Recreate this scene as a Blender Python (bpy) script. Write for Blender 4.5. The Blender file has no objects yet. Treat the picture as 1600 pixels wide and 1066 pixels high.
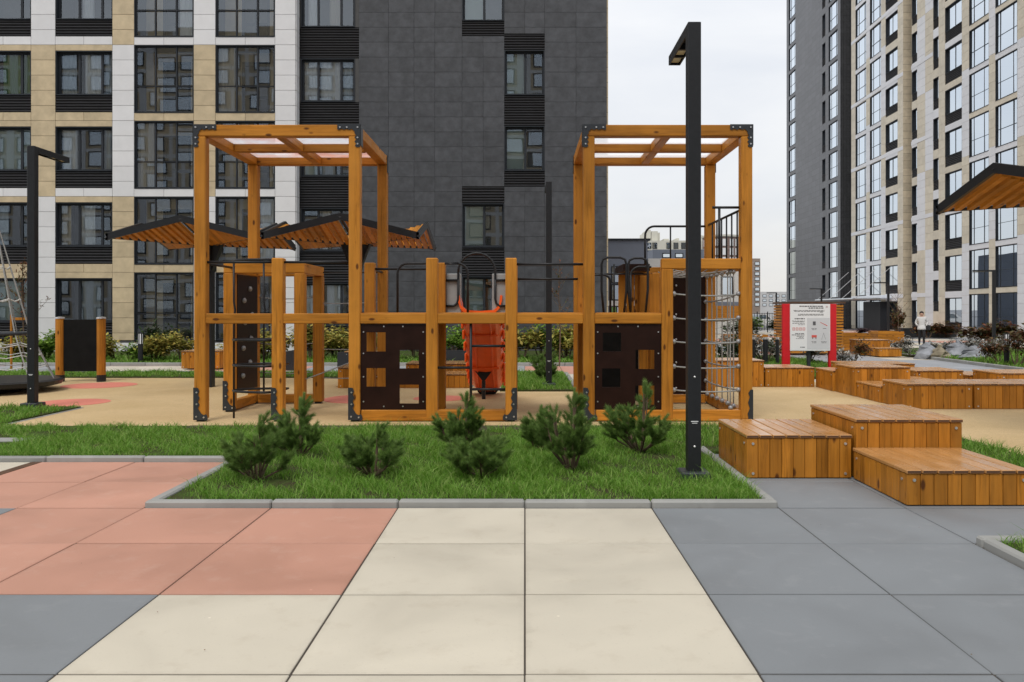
import bpy, math, random
import numpy as np
from mathutils import Vector, Matrix
random.seed(7); rng = np.random.default_rng(7)
R = math.radians
S = bpy.context.scene
COL = S.collection

# ------------------------------------------------------------------ camera
cam = bpy.data.cameras.new('camera'); cam_o = bpy.data.objects.new('camera', cam); COL.objects.link(cam_o)
cam.sensor_width = 36; cam.lens = 36*1300/1600; cam.shift_x = -20/1600; cam.shift_y = -46/1600
cam.clip_start = 0.1; cam.clip_end = 2500
cam_o.location = (0, 0, 1.6); cam_o.rotation_euler = (R(90), 0, 0)
S.camera = cam_o
# ------------------------------------------------------------------ sky: overcast
SUN_EL, SUN_AZ = 56, 200          # azimuth measured from +Y clockwise
w = bpy.data.worlds.new('World'); S.world = w; w.use_nodes = True
nt = w.node_tree; N = nt.nodes; L = nt.links
for n in list(N): N.remove(n)
out = N.new('ShaderNodeOutputWorld'); bg = N.new('ShaderNodeBackground'); L.new(bg.outputs[0], out.inputs[0])
sky = N.new('ShaderNodeTexSky'); sky.sky_type = 'NISHITA'; sky.sun_disc = False
sky.sun_elevation = R(SUN_EL); sky.sun_rotation = R(SUN_AZ); sky.air_density = 1.0; sky.dust_density = 4.0
skm = N.new('ShaderNodeVectorMath'); skm.operation = 'SCALE'; skm.inputs['Scale'].default_value = 0.10
L.new(sky.outputs[0], skm.inputs[0])
tc = N.new('ShaderNodeTexCoord')
mp = N.new('ShaderNodeMapping'); mp.inputs['Scale'].default_value = (1.0, 1.0, 3.2); L.new(tc.outputs['Generated'], mp.inputs[0])
nz = N.new('ShaderNodeTexNoise'); nz.inputs['Scale'].default_value = 1.7; nz.inputs['Detail'].default_value = 7; nz.inputs['Roughness'].default_value = .52
nz.inputs['Distortion'].default_value = .3
L.new(mp.outputs[0], nz.inputs['Vector'])
cr = N.new('ShaderNodeValToRGB'); e = cr.color_ramp.elements
e[0].position = .34; e[0].color = (.79, .815, .86, 1); e[1].position = .62; e[1].color = (1.0, .99, .975, 1)
L.new(nz.outputs['Fac'], cr.inputs[0])
# brightness rises gently towards the zenith as under a real cloud deck
sx = N.new('ShaderNodeSeparateXYZ'); L.new(tc.outputs['Generated'], sx.inputs[0])
gr = N.new('ShaderNodeValToRGB'); g = gr.color_ramp.elements
g[0].position = 0.0; g[0].color = (.93, .90, .84, 1); g[1].position = .5; g[1].color = (1.12, 1.13, 1.15, 1)
q = gr.color_ramp.elements.new(.13); q.color = (.86, .885, .92, 1)
L.new(sx.outputs['Z'], gr.inputs[0])
ml = N.new('ShaderNodeMix'); ml.data_type = 'RGBA'; ml.blend_type = 'MULTIPLY'; ml.inputs['Factor'].default_value = 1
L.new(cr.outputs[0], ml.inputs['A']); L.new(gr.outputs[0], ml.inputs['B'])
mx = N.new('ShaderNodeMix'); mx.data_type = 'RGBA'; mx.inputs['Factor'].default_value = .9
L.new(skm.outputs[0], mx.inputs['A']); L.new(ml.outputs['Result'], mx.inputs['B'])
L.new(mx.outputs['Result'], bg.inputs['Color']); bg.inputs['Strength'].default_value = 1.0
# ------------------------------------------------------------------ sun behind cloud
sl = bpy.data.lights.new('sun', 'SUN'); sl.energy = 1.45; sl.angle = R(18); sl.color = (1, .955, .89)
so = bpy.data.objects.new('sun', sl); COL.objects.link(so)
az = R(SUN_AZ); sd = Vector((math.sin(az)*math.cos(R(SUN_EL)), math.cos(az)*math.cos(R(SUN_EL)), math.sin(R(SUN_EL))))
so.rotation_euler = sd.to_track_quat('Z', 'Y').to_euler(); so.location = (0, -20, 30)
# ------------------------------------------------------------------ exposure
S.view_settings.view_transform = 'Standard'; S.view_settings.look = 'None'
S.view_settings.exposure = 0.10; S.view_settings.gamma = 1.0; S.view_settings.use_curve_mapping = False
S.render.engine = 'CYCLES'; S.cycles.max_bounces = 6; S.cycles.transparent_max_bounces = 12
S.cycles.use_denoising = True

# ================================================================== helpers
def px(x, Y): return (x-820)/1300*Y
def pz(y, Y): return 1.6-(y-487)/1300*Y
def gy(y): return 2080/(y-487)

class MB:
    def __init__(s): s.v = []; s.f = []; s.m = []; s.mi = 0
    def add(s, vs, fs, mi=None):
        o = len(s.v); s.v += [tuple(v) for v in vs]; s.f += [tuple(i+o for i in f) for f in fs]
        s.m += [s.mi if mi is None else mi]*len(fs); return s
    def box(s, x0, x1, y0, y1, z0, z1, mi=None):
        return s.add([(x0,y0,z0),(x1,y0,z0),(x1,y1,z0),(x0,y1,z0),(x0,y0,z1),(x1,y0,z1),(x1,y1,z1),(x0,y1,z1)],
            [(0,3,2,1),(4,5,6,7),(0,1,5,4),(1,2,6,5),(2,3,7,6),(3,0,4,7)], mi)
    def cbox(s, x0, x1, y0, y1, z0, z1, c=.008, mi=None):
        c = min(c, (x1-x0)*.45, (y1-y0)*.45, (z1-z0)*.45); V = []; idx = {}
        for i, X in enumerate((x0, x1)):
            for j, Y in enumerate((y0, y1)):
                for k, Z in enumerate((z0, z1)):
                    dx = c if i == 0 else -c; dy = c if j == 0 else -c; dz = c if k == 0 else -c
                    idx[i,j,k] = len(V); V += [(X,Y+dy,Z+dz),(X+dx,Y,Z+dz),(X+dx,Y+dy,Z)]
        I = lambda i,j,k,a: idx[i,j,k]+a
        F = [(I(0,0,0,0),I(0,0,1,0),I(0,1,1,0),I(0,1,0,0)),(I(1,0,0,0),I(1,1,0,0),I(1,1,1,0),I(1,0,1,0)),
             (I(0,0,0,1),I(1,0,0,1),I(1,0,1,1),I(0,0,1,1)),(I(0,1,0,1),I(0,1,1,1),I(1,1,1,1),I(1,1,0,1)),
             (I(0,0,0,2),I(0,1,0,2),I(1,1,0,2),I(1,0,0,2)),(I(0,0,1,2),I(1,0,1,2),I(1,1,1,2),I(0,1,1,2))]
        for i in (0,1):
            for j in (0,1):
                q = (I(i,j,0,0),I(i,j,0,1),I(i,j,1,1),I(i,j,1,0)); F.append(q if (i==j) else q[::-1])
        for i in (0,1):
            for k in (0,1):
                q = (I(i,0,k,0),I(i,1,k,0),I(i,1,k,2),I(i,0,k,2)); F.append(q if (i==k) else q[::-1])
        for j in (0,1):
            for k in (0,1):
                q = (I(0,j,k,1),I(0,j,k,2),I(1,j,k,2),I(1,j,k,1)); F.append(q if (j==k) else q[::-1])
        for i in (0,1):
            for j in (0,1):
                for k in (0,1):
                    t = (I(i,j,k,0),I(i,j,k,2),I(i,j,k,1)); F.append(t if (i+j+k)%2==0 else t[::-1])
        return s.add(V, F, mi)
    def tube(s, pts, r, n=8, mi=None, cap=True):
        P = [Vector(p) for p in pts]; V = []; up = None
        for i, p in enumerate(P):
            t = (P[min(i+1,len(P)-1)]-P[max(i-1,0)]).normalized()
            if up is None:
                up = Vector((0,0,1)) if abs(t.z) < .9 else Vector((1,0,0))
            a = (up-t*up.dot(t)).normalized(); b = t.cross(a); up = a
            rr = r[i] if isinstance(r, (list, tuple)) else r
            V += [p+(a*math.cos(2*math.pi*k/n)+b*math.sin(2*math.pi*k/n))*rr for k in range(n)]
        F = []
        for i in range(len(P)-1):
            for k in range(n):
                F.append((i*n+k, i*n+(k+1)%n, (i+1)*n+(k+1)%n, (i+1)*n+k))
        if cap: F += [tuple(range(n))[::-1], tuple(range((len(P)-1)*n, len(P)*n))]
        return s.add(V, F, mi)
    def ball(s, c, r, n=8, mi=None):
        rows = max(4, n//2+1); V = [(c[0],c[1],c[2]-r)]; F = []
        for i in range(1, rows):
            a = -math.pi/2+math.pi*i/rows
            for k in range(n):
                b = 2*math.pi*k/n; V.append((c[0]+r*math.cos(a)*math.cos(b), c[1]+r*math.cos(a)*math.sin(b), c[2]+r*math.sin(a)))
        V.append((c[0],c[1],c[2]+r)); T = len(V)-1
        for k in range(n): F.append((0, 1+(k+1)%n, 1+k))
        for i in range(rows-2):
            for k in range(n):
                a = 1+i*n; F.append((a+k, a+(k+1)%n, a+n+(k+1)%n, a+n+k))
        a = 1+(rows-2)*n
        for k in range(n): F.append((a+k, a+(k+1)%n, T))
        return s.add(V, F, mi)
    def prism(s, poly, y0, y1, mi=None):      # polygon in x,z (counter-clockwise seen from -y), extruded along y
        n = len(poly)
        V = [(p[0],y0,p[1]) for p in poly]+[(p[0],y1,p[1]) for p in poly]
        F = [tuple(range(n)), tuple(range(2*n-1, n-1, -1))]
        F += [(i, i+n, (i+1)%n+n, (i+1)%n) for i in range(n)]
        return s.add(V, F, mi)
    def slab(s, poly, z0, z1, mi=None):       # polygon in x,y (ccw from above), extruded along z
        n = len(poly)
        V = [(p[0],p[1],z0) for p in poly]+[(p[0],p[1],z1) for p in poly]
        F = [tuple(range(n-1,-1,-1)), tuple(range(n,2*n))]+[(i,(i+1)%n,(i+1)%n+n,i+n) for i in range(n)]
        return s.add(V, F, mi)
    def holed(s, x0, x1, z0, z1, y0, y1, holes, mi=None):   # plate in x,z with rectangular holes
        xs = sorted({x0,x1}|{h[0] for h in holes}|{h[1] for h in holes}); zs = sorted({z0,z1}|{h[2] for h in holes}|{h[3] for h in holes})
        def solid(i,k):
            if i<0 or k<0 or i>=len(xs)-1 or k>=len(zs)-1: return False
            cx, cz = (xs[i]+xs[i+1])/2, (zs[k]+zs[k+1])/2
            return not any(h[0]<cx<h[1] and h[2]<cz<h[3] for h in holes)
        for i in range(len(xs)-1):
            for k in range(len(zs)-1):
                if not solid(i,k): continue
                a,b,c,d = xs[i],xs[i+1],zs[k],zs[k+1]
                s.add([(a,y0,c),(b,y0,c),(b,y0,d),(a,y0,d)], [(0,1,2,3)], mi); s.add([(a,y1,c),(b,y1,c),(b,y1,d),(a,y1,d)], [(3,2,1,0)], mi)
                if not solid(i-1,k): s.add([(a,y0,c),(a,y0,d),(a,y1,d),(a,y1,c)], [(0,1,2,3)], mi)
                if not solid(i+1,k): s.add([(b,y0,c),(b,y0,d),(b,y1,d),(b,y1,c)], [(3,2,1,0)], mi)
                if not solid(i,k-1): s.add([(a,y0,c),(b,y0,c),(b,y1,c),(a,y1,c)], [(3,2,1,0)], mi)
                if not solid(i,k+1): s.add([(a,y0,d),(b,y0,d),(b,y1,d),(a,y1,d)], [(0,1,2,3)], mi)
        return s
    def mesh(s, name, mats, smooth=False):
        me = bpy.data.meshes.new(name); me.from_pydata(s.v, [], s.f)
        for m in (mats if isinstance(mats, (list, tuple)) else [mats]): me.materials.append(m)
        if any(s.m): me.polygons.foreach_set('material_index', s.m)
        if smooth: me.polygons.foreach_set('use_smooth', [True]*len(s.f))
        me.update(); return me
    def build(s, name, mats, parent=None, loc=None, rot=None, smooth=False, **kw):
        return link(name, s.mesh(name, mats, smooth), parent, loc, rot, **kw)

def tag(o, label=None, cat=None, group=None, kind=None):
    if label: o['label'] = label
    if cat: o['category'] = cat
    if group: o['group'] = group
    if kind: o['kind'] = kind
    return o
def link(name, data, parent=None, loc=None, rot=None, **kw):
    o = bpy.data.objects.new(name, data); COL.objects.link(o)
    if parent is not None: o.parent = parent
    if loc is not None: o.location = loc
    if rot is not None: o.rotation_euler = rot
    return tag(o, **kw)
def thing(name, loc, label, cat, group=None, rz=0):
    return link(name, None, None, loc, (0,0,rz), label=label, cat=cat, group=group)
def copy_tree(o, parent=None):
    c = o.copy(); COL.objects.link(c); c.parent = parent
    for ch in KIDS.get(o.name, []): copy_tree(ch, c)
    return c
KIDS = {}
def index_kids(o):
    KIDS[o.name] = [c for c in bpy.data.objects if c.parent == o]
    for c in KIDS[o.name]: index_kids(c)
CACHE = {}
def cached(key, fn):
    if key not in CACHE: CACHE[key] = fn()
    return CACHE[key]
def soup(name, V, nf, mats, smooth=False, mi=None):   # V: (n*nf,3) numpy, faces of nf corners each
    n = len(V)//nf; me = bpy.data.meshes.new(name)
    me.vertices.add(len(V)); me.vertices.foreach_set('co', np.asarray(V, np.float32).ravel())
    me.loops.add(len(V)); me.loops.foreach_set('vertex_index', np.arange(len(V), dtype=np.int32))
    me.polygons.add(n); me.polygons.foreach_set('loop_start', np.arange(0, len(V), nf, dtype=np.int32))
    me.polygons.foreach_set('loop_total', np.full(n, nf, np.int32))
    for m in (mats if isinstance(mats, (list, tuple)) else [mats]): me.materials.append(m)
    if mi is not None: me.polygons.foreach_set('material_index', np.asarray(mi, np.int32))
    me.update(); me.validate(); return me

# ================================================================== materials
class MT:
    def __init__(s, name):
        s.m = bpy.data.materials.new(name); s.m.use_nodes = True; s.t = s.m.node_tree; s.N = s.t.nodes; s.L = s.t.links
        s.b = s.N['Principled BSDF']; s.out = s.N['Material Output']
    def n(s, t, **kw):
        x = s.N.new('ShaderNode'+t)
        for k, v in kw.items():
            if k in x.inputs: x.inputs[k].default_value = v
            else: setattr(x, k, v)
        return x
    def l(s, a, b): s.L.new(a, b)
    def set(s, rough=.6, spec=.5, metal=0): 
        s.b.inputs['Roughness'].default_value = rough; s.b.inputs['Specular IOR Level'].default_value = spec; s.b.inputs['Metallic'].default_value = metal
    def coord(s, scale=(1,1,1), jitter=True, gen='Object'):
        tc = s.n('TexCoord'); mp = s.n('Mapping'); mp.inputs['Scale'].default_value = scale
        if jitter:
            oi = s.n('ObjectInfo'); mu = s.n('VectorMath', operation='SCALE'); mu.inputs[0].default_value = (37.3, 19.1, 53.7)
            s.l(oi.outputs['Random'], mu.inputs['Scale']); ad = s.n('VectorMath', operation='ADD')
            s.l(tc.outputs[gen], ad.inputs[0]); s.l(mu.outputs[0], ad.inputs[1]); s.l(ad.outputs[0], mp.inputs[0])
        else: s.l(tc.outputs[gen], mp.inputs[0])
        return mp.outputs[0]
    def noise(s, vec, scale, detail=4, rough=.55, dist=0):
        x = s.n('TexNoise'); x.inputs['Scale'].default_value = scale; x.inputs['Detail'].default_value = detail
        x.inputs['Roughness'].default_value = rough; x.inputs['Distortion'].default_value = dist; s.l(vec, x.inputs['Vector']); return x.outputs['Fac']
    def ramp(s, fac, stops):
        x = s.n('ValToRGB'); e = x.color_ramp.elements
        while len(e) < len(stops): e.new(.5)
        for i, (p, c) in enumerate(stops): e[i].position = p; e[i].color = (*c, 1) if len(c) == 3 else c
        s.l(fac, x.inputs[0]); return x.outputs[0]
    def mix(s, fac, a, b, mode='MIX'):
        x = s.n('Mix', data_type='RGBA', blend_type=mode)
        for sock, v in (('Factor', fac), ('A', a), ('B', b)):
            if isinstance(v, (int, float)): x.inputs[sock].default_value = v
            elif isinstance(v, tuple): x.inputs[sock].default_value = (*v[:3], 1)
            else: s.l(v, x.inputs[sock])
        return x.outputs['Result']
    def math(s, op, a, b=0.0):
        x = s.n('Math', operation=op)
        for i, v in enumerate((a, b)):
            if isinstance(v, (int, float)): x.inputs[i].default_value = v
            else: s.l(v, x.inputs[i])
        return x.outputs[0]
    def objrand(s, col, amt=.12):      # per-object brightness
        oi = s.n('ObjectInfo'); k = s.math('ADD', s.math('MULTIPLY', oi.outputs['Random'], 2*amt), 1-amt)
        x = s.n('VectorMath', operation='SCALE'); s.l(col, x.inputs[0]); s.l(k, x.inputs['Scale']); return x.outputs[0]
    def color(s, c):
        if isinstance(c, tuple): s.b.inputs['Base Color'].default_value = (*c[:3], 1)
        else: s.l(c, s.b.inputs['Base Color'])
    def bump(s, h, strength=.2, dist=.01):
        x = s.n('Bump'); x.inputs['Strength'].default_value = strength; x.inputs['Distance'].default_value = dist
        s.l(h, x.inputs['Height']); s.l(x.outputs[0], s.b.inputs['Normal'])

def m_plain(name, c, rough=.5, amt=.1, scale=6, spec=.5, metal=0, bump=.1, rand=0):
    t = MT(name); t.set(rough, spec, metal); v = t.coord()
    n = t.noise(v, scale, 6, .6)
    a = tuple(x*(1-amt) for x in c); b = tuple(min(1, x*(1+amt)) for x in c)
    col = t.ramp(n, [(.3, a), (.7, b)])
    if rand: col = t.objrand(col, rand)
    t.color(col)
    if bump: t.bump(t.noise(v, scale*9, 3), bump, .004)
    return t.m
def m_wood(name, axis, c=(.450,.178,.021), rough=.46, rand=.18, dark=.55, spec=.20, knots=.9, blotch=1.0):
    t = MT(name); t.set(rough, spec); st = [9.0, 9.0, 9.0]; st[axis] = .55
    v = t.coord(tuple(st)); v1 = t.coord((1,1,1)); kk = [3.4]*3; kk[axis] = 1.5; vk = t.coord(tuple(kk))
    fine = t.noise(v, 3.0, 5, .6, .8); wide = t.noise(v, .8, 3, .5, .3)
    lo = tuple(x*dark for x in c); hi = tuple(min(1, x*1.25) for x in c)
    col = t.ramp(fine, [(.32, lo), (.52, c), (.72, hi)])
    col = t.mix(t.ramp(wide, [(.35,(0,0,0)),(.7,(1,1,1))]), col, (c[0]*1.14, c[1]*1.22, c[2]*1.5))
    bl = t.ramp(t.noise(v1, 1.3, 4), [(.35, (.82,.80,.76)), (.65, (1.06,1.05,1.02))]); col = t.mix(blotch, col, bl, 'MULTIPLY')
    vo = t.n('TexVoronoi'); vo.inputs['Scale'].default_value = 1.9; t.l(vk, vo.inputs['Vector'])
    kn = t.ramp(vo.outputs['Distance'], [(.095, (1,1,1)), (.165, (0,0,0))])
    col = t.mix(t.math('MULTIPLY', kn, knots), col, (.075, .022, .006))
    ck = [26.0]*3; ck[axis] = .5; crk = t.noise(t.coord(tuple(ck)), 1.0, 3, .6, .4)
    col = t.mix(t.ramp(crk, [(.70,(0,0,0)),(.76,(.75,)*3)]), col, (c[0]*.22, c[1]*.18, c[2]*.3))
    t.color(t.objrand(col, rand)); t.bump(fine, .12, .004)
    rr = t.ramp(t.noise(v1, 2.2, 3), [(.3, (rough-.1,)*3), (.7, (rough+.15,)*3)]); t.l(rr, t.b.inputs['Roughness'])
    return t.m
def m_slab(name, c, stain, rough=.62):
    t = MT(name); t.set(rough, .4); v = t.coord()
    n1 = t.noise(v, 1.1, 5, .55, .6); n2 = t.noise(v, 5.5, 6, .65); n3 = t.noise(v, 60, 3, .6)
    col = t.ramp(n1, [(.30, tuple(x*.90 for x in c)), (.5, c), (.74, tuple(min(1,x*1.08) for x in c))])
    col = t.mix(t.ramp(n2, [(.55,(0,0,0)),(.76,(.36,)*3)]), col, stain)
    col = t.mix(t.ramp(n3, [(.63,(0,0,0)),(.72,(.22,)*3)]), col, tuple(x*.62 for x in c))
    vo = t.n('TexVoronoi'); vo.inputs['Scale'].default_value = 2.6; t.l(v, vo.inputs['Vector'])
    col = t.mix(t.ramp(vo.outputs['Distance'], [(.010,(.55,)*3),(.026,(0,0,0))]), col, tuple(min(1,x*1.5+.05) for x in c))
    sp = t.n('SeparateXYZ'); t.l(t.coord((1,1,1), False), sp.inputs[0])
    ed = t.math('MAXIMUM', t.math('ABSOLUTE', sp.outputs[0]), t.math('ABSOLUTE', sp.outputs[1]))
    em = t.math('MULTIPLY', t.ramp(t.math('ADD', ed, t.math('MULTIPLY', n2, .10)), [(.530,(0,0,0)),(.575,(1,1,1))]), .20)
    col = t.mix(em, col, tuple(x*.55 for x in c))
    t.color(t.objrand(col, .055)); t.bump(t.math('ADD', n3, t.math('MULTIPLY', n2, .8)), .10, .004)
    t.l(t.ramp(n1, [(.3, (rough-.14,)*3), (.7, (rough+.1,)*3)]), t.b.inputs['Roughness'])
    return t.m
def m_glass(name, tint, fac, wave=.05, rough=.01):
    t = MT(name); t.N.remove(t.b)
    tr = t.n('BsdfTransparent'); tr.inputs[0].default_value = (*tint, 1)
    gl = t.n('BsdfGlossy'); gl.inputs['Roughness'].default_value = rough; gl.inputs['Color'].default_value = (.84,.92,1,1)
    mix = t.n('MixShader'); fr = t.n('Fresnel'); fr.inputs['IOR'].default_value = 1.5
    v = t.coord((1,1,1)); bp = t.n('Bump'); bp.inputs['Strength'].default_value = wave; bp.inputs['Distance'].default_value = .25
    t.l(t.noise(v, .55, 1), bp.inputs['Height']); t.l(bp.outputs[0], gl.inputs['Normal'])
    f = t.math('ADD', t.math('MULTIPLY', fr.outputs[0], 1.0), fac); t.l(f, mix.inputs[0])
    t.l(tr.outputs[0], mix.inputs[1]); t.l(gl.outputs[0], mix.inputs[2]); t.l(mix.outputs[0], t.out.inputs[0]); return t.m
def m_leaf(name, cols, trans=.25, rough=.55):
    t = MT(name); t.set(rough, .3); g = t.n('NewGeometry')
    st = [(i/(len(cols)-1) if len(cols) > 1 else 0, c) for i, c in enumerate(cols)]
    col = t.ramp(g.outputs['Random Per Island'], st); t.color(col)
    tl = t.n('BsdfTranslucent'); t.l(col, tl.inputs[0]); ms = t.n('MixShader'); ms.inputs[0].default_value = trans
    t.l(t.b.outputs[0], ms.inputs[1]); t.l(tl.outputs[0], ms.inputs[2]); t.l(ms.outputs[0], t.out.inputs[0]); return t.m
def m_grid(name, c, joint, bw, bh, rough=.55, gap=.012, rand=.1, axes='xz', off=0.0):
    t = MT(name); t.set(rough, .4); tc = t.n('TexCoord'); sp = t.n('SeparateXYZ'); t.l(tc.outputs['Object'], sp.inputs[0])
    cb = t.n('CombineXYZ'); t.l(sp.outputs[axes[0].upper()], cb.inputs[0]); t.l(sp.outputs[axes[1].upper()], cb.inputs[1])
    br = t.n('TexBrick'); br.offset = off; br.inputs['Scale'].default_value = 1; br.inputs['Brick Width'].default_value = bw; br.inputs['Row Height'].default_value = bh
    br.inputs['Mortar Size'].default_value = gap; br.inputs['Mortar Smooth'].default_value = .1
    br.inputs['Color1'].default_value = (*[x*(1-rand) for x in c], 1); br.inputs['Color2'].default_value = (*[min(1,x*(1+rand)) for x in c], 1)
    br.inputs['Mortar'].default_value = (*joint, 1); t.l(cb.outputs[0], br.inputs['Vector'])
    n = t.noise(tc.outputs['Object'], 3, 6, .6); col = t.mix(1.0, br.outputs['Color'], t.ramp(n, [(.3,(.86,)*3),(.7,(1.1,)*3)]), 'MULTIPLY')
    t.color(col); t.bump(br.outputs['Fac'], -.3, .01); return t.m

M = {}
M['wx'], M['wy'], M['wz'] = (m_wood('wood_grain_'+a, i) for i, a in enumerate('xyz'))
M['bx'], M['by'], M['bz'] = (m_wood('bench_wood_'+a, i, (.415,.162,.018), .42, .22, .55) for i, a in enumerate('xyz'))
M['topwood'] = m_wood('bench_top_wood', 1, (.45,.225,.075), .22, .07, .88, .5, .12, .3)
M['topend'] = m_plain('dark_board_end', (.09,.04,.018), .5, .3)
M['cream'] = m_slab('cream_slab', (.540,.495,.402), (.40,.34,.255))
M['salmon'] = m_slab('salmon_slab', (.480,.250,.180), (.55,.36,.285))
M['grey'] = m_slab('grey_slab', (.195,.209,.221), (.28,.29,.30))
M['joint'] = m_plain('joint_sand', (.055,.045,.035), .9)
M['kerb'] = m_slab('kerb_concrete', (.30,.30,.285), (.18,.17,.155), .8)
M['steel'] = m_plain('dark_powder_coat', (.017,.018,.020), .42, .12, 20, .28, 0, .03)
M['steel2'] = m_plain('grey_powder_coat', (.030,.034,.040), .40, .1, 20, .35, 0, .03)
M['bolt'] = m_plain('zinc_bolt', (.62,.62,.62), .3, .1, 20, .5, .8, 0)
M['plate'] = m_plain('brown_hpl_panel', (.021,.0085,.006), .40, .25, 4, .16, 0, .03)
M['rope'] = m_plain('grey_rope', (.30,.30,.29), .75, .25, 60)
M['ropew'] = m_plain('pale_rope', (.58,.58,.56), .75, .2, 60)
M['ropeball'] = m_plain('rope_connector', (.30,.30,.31), .4, .1, 20, .5, .3)
M['slide'] = m_plain('orange_red_plastic', (.84,.115,.012), .30, .14, 3, .5)
M['greyplastic'] = m_plain('grey_plastic', (.30,.31,.31), .5, .05)
M['black'] = m_plain('black_board', (.008,.008,.008), .6, .3, 5, .12)
M['red'] = m_plain('red_paint', (.60,.006,.014), .4, .06)
M['white'] = m_plain('white_print', (.78,.79,.80), .45, .02)
M['printgrey'] = m_plain('print_grey', (.60,.61,.63), .5, .02)
M['ink'] = m_plain('print_ink', (.10,.10,.11), .6, .02)
M['inkred'] = m_plain('print_red', (.62,.09,.07), .6, .02)
M['led'] = m_plain('lamp_lens', (.62,.55,.38), .3, .1, 30)
M['beige'] = m_plain('beige_cladding', (.50,.405,.262), .55, .16, 2.2, .4, 0, .05, .06)
M['whitec'] = m_plain('white_cladding', (.66,.66,.67), .5, .04, 2.2, .4, 0, .03, .035)
M['darkc'] = m_plain('charcoal_cladding', (.054,.057,.064), .55, .30, 3.2, .4, 0, .06, .09)
M['louver'] = m_plain('black_louver', (.032,.032,.035), .5, .1, 4, .3)
M['frame'] = m_plain('anthracite_frame', (.022,.026,.032), .5, .1, 8, .25)
M['room'] = m_plain('dim_room', (.16,.15,.135), .8, .3, .7)
M['backing'] = m_plain('joint_shadow_gap', (.06,.06,.06), .8, .1)
M['curt'] = m_leaf('white_curtain', [(.84,.87,.89),(.92,.93,.92)], .3, .9)
M['curtb'] = m_leaf('blue_grey_curtain', [(.40,.47,.52),(.48,.54,.58)], .3, .9)
M['curtw'] = m_leaf('warm_curtain', [(.58,.52,.42),(.66,.60,.50)], .3, .9)
M['curtg'] = m_leaf('green_curtain', [(.16,.30,.10),(.20,.36,.13)], .35, .9)
M['blind'] = m_leaf('pale_green_blind', [(.50,.60,.54),(.56,.66,.60)], .35, .8)
M['glass'] = m_glass('window_glass', (.93,.96,.96), .12, .0045)
M['glassb'] = m_glass('coated_window_glass', (.60,.68,.74), .72, .006)
M['poly'] = None
t = MT('clear_roof_sheet'); t.N.remove(t.b)
tr = t.n('BsdfTransparent'); tr.inputs[0].default_value = (.93,.93,.95,1); df = t.n('BsdfTranslucent')
v = t.coord(); t.l(t.ramp(t.noise(v, 1.2, 4), [(.42,(.86,.86,.88)),(.62,(.80,.46,.38))]), df.inputs[0])
ms = t.n('MixShader'); ms.inputs[0].default_value = .42; t.l(tr.outputs[0], ms.inputs[1]); t.l(df.outputs[0], ms.inputs[2]); t.l(ms.outputs[0], t.out.inputs[0]); M['poly'] = t.m
t = MT('milky_roof_sheet'); t.N.remove(t.b)
tr = t.n('BsdfTransparent'); tr.inputs[0].default_value = (.96,.96,.97,1); df = t.n('BsdfTranslucent'); df.inputs[0].default_value = (.9,.9,.91,1)
ms = t.n('MixShader'); ms.inputs[0].default_value = .45; t.l(tr.outputs[0], ms.inputs[1]); t.l(df.outputs[0], ms.inputs[2]); t.l(ms.outputs[0], t.out.inputs[0]); M['polyw'] = t.m
M['beigeb'] = m_plain('skylit_beige_cladding', (.66,.60,.485), .55, .09, 2.2, .4, 0, .05, .06)  # tower's copy of the beige, lightened to paint in the skylight on its facade
M['whiteb'] = m_plain('skylit_white_cladding', (.74,.75,.78), .5, .04, 2.2, .4, 0, .03, .035)  # same for the white: brighter copy with the sky's light in its colour
# rubber playground surface
t = MT('sand_rubber'); t.set(.85, .25); v = t.coord((1,1,1), False)
n1 = t.noise(v, .55, 5, .6, .5); n2 = t.noise(v, 130, 2, .7); n3 = t.noise(v, 7, 5, .65)
c = t.ramp(n1, [(.3,(.51,.37,.19)),(.7,(.62,.465,.26))]); c = t.mix(1.0, c, t.ramp(n2, [(.3,(.72,)*3),(.7,(1.2,)*3)]), 'MULTIPLY')
c = t.mix(t.ramp(n3, [(.54,(0,0,0)),(.78,(.45,)*3)]), c, (.37,.265,.14)); t.color(c); t.bump(n2, .5, .006); M['rubber'] = t.m
t = MT('pink_rubber'); t.set(.85, .25); v = t.coord((1,1,1), False)
n2 = t.noise(v, 130, 2, .7); c = t.mix(1.0, (.66,.225,.165), t.ramp(n2, [(.3,(.75,)*3),(.7,(1.2,)*3)]), 'MULTIPLY'); t.color(c); t.bump(n2, .5, .006); M['pinkrub'] = t.m
# soil and turf under the blades
t = MT('turf_soil'); t.set(.95, .1); v = t.coord((1,1,1), False)
n1 = t.noise(v, 2.2, 6, .65); n2 = t.noise(v, 40, 4, .7)
c = t.ramp(n1, [(.34,(.060,.048,.028)),(.55,(.055,.085,.02)),(.75,(.075,.125,.025))]); c = t.mix(1.0, c, t.ramp(n2, [(.3,(.6,)*3),(.7,(1.3,)*3)]), 'MULTIPLY')
t.color(c); t.bump(n2, .8, .02); M['turf'] = t.m
t = MT('dark_soil'); t.set(.95, .1); v = t.coord((1,1,1), False); n2 = t.noise(v, 22, 6, .75)
t.color(t.ramp(n2, [(.3,(.045,.036,.026)),(.7,(.12,.10,.075))])); t.bump(n2, .9, .03); M['soil'] = t.m
M['asphalt'] = m_plain('asphalt', (.16,.16,.165), .85, .15, 2)
M['grass'] = m_leaf('grass_blades', [(.085,.20,.016),(.14,.31,.028),(.21,.40,.055),(.33,.43,.12)], .42, .5)
M['needle'] = m_leaf('pine_needles', [(.075,.145,.034),(.14,.24,.052),(.22,.33,.080)], .38, .5)
M['candle'] = m_leaf('pine_shoot_needles', [(.18,.29,.075),(.29,.41,.13)], .38, .5)
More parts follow.
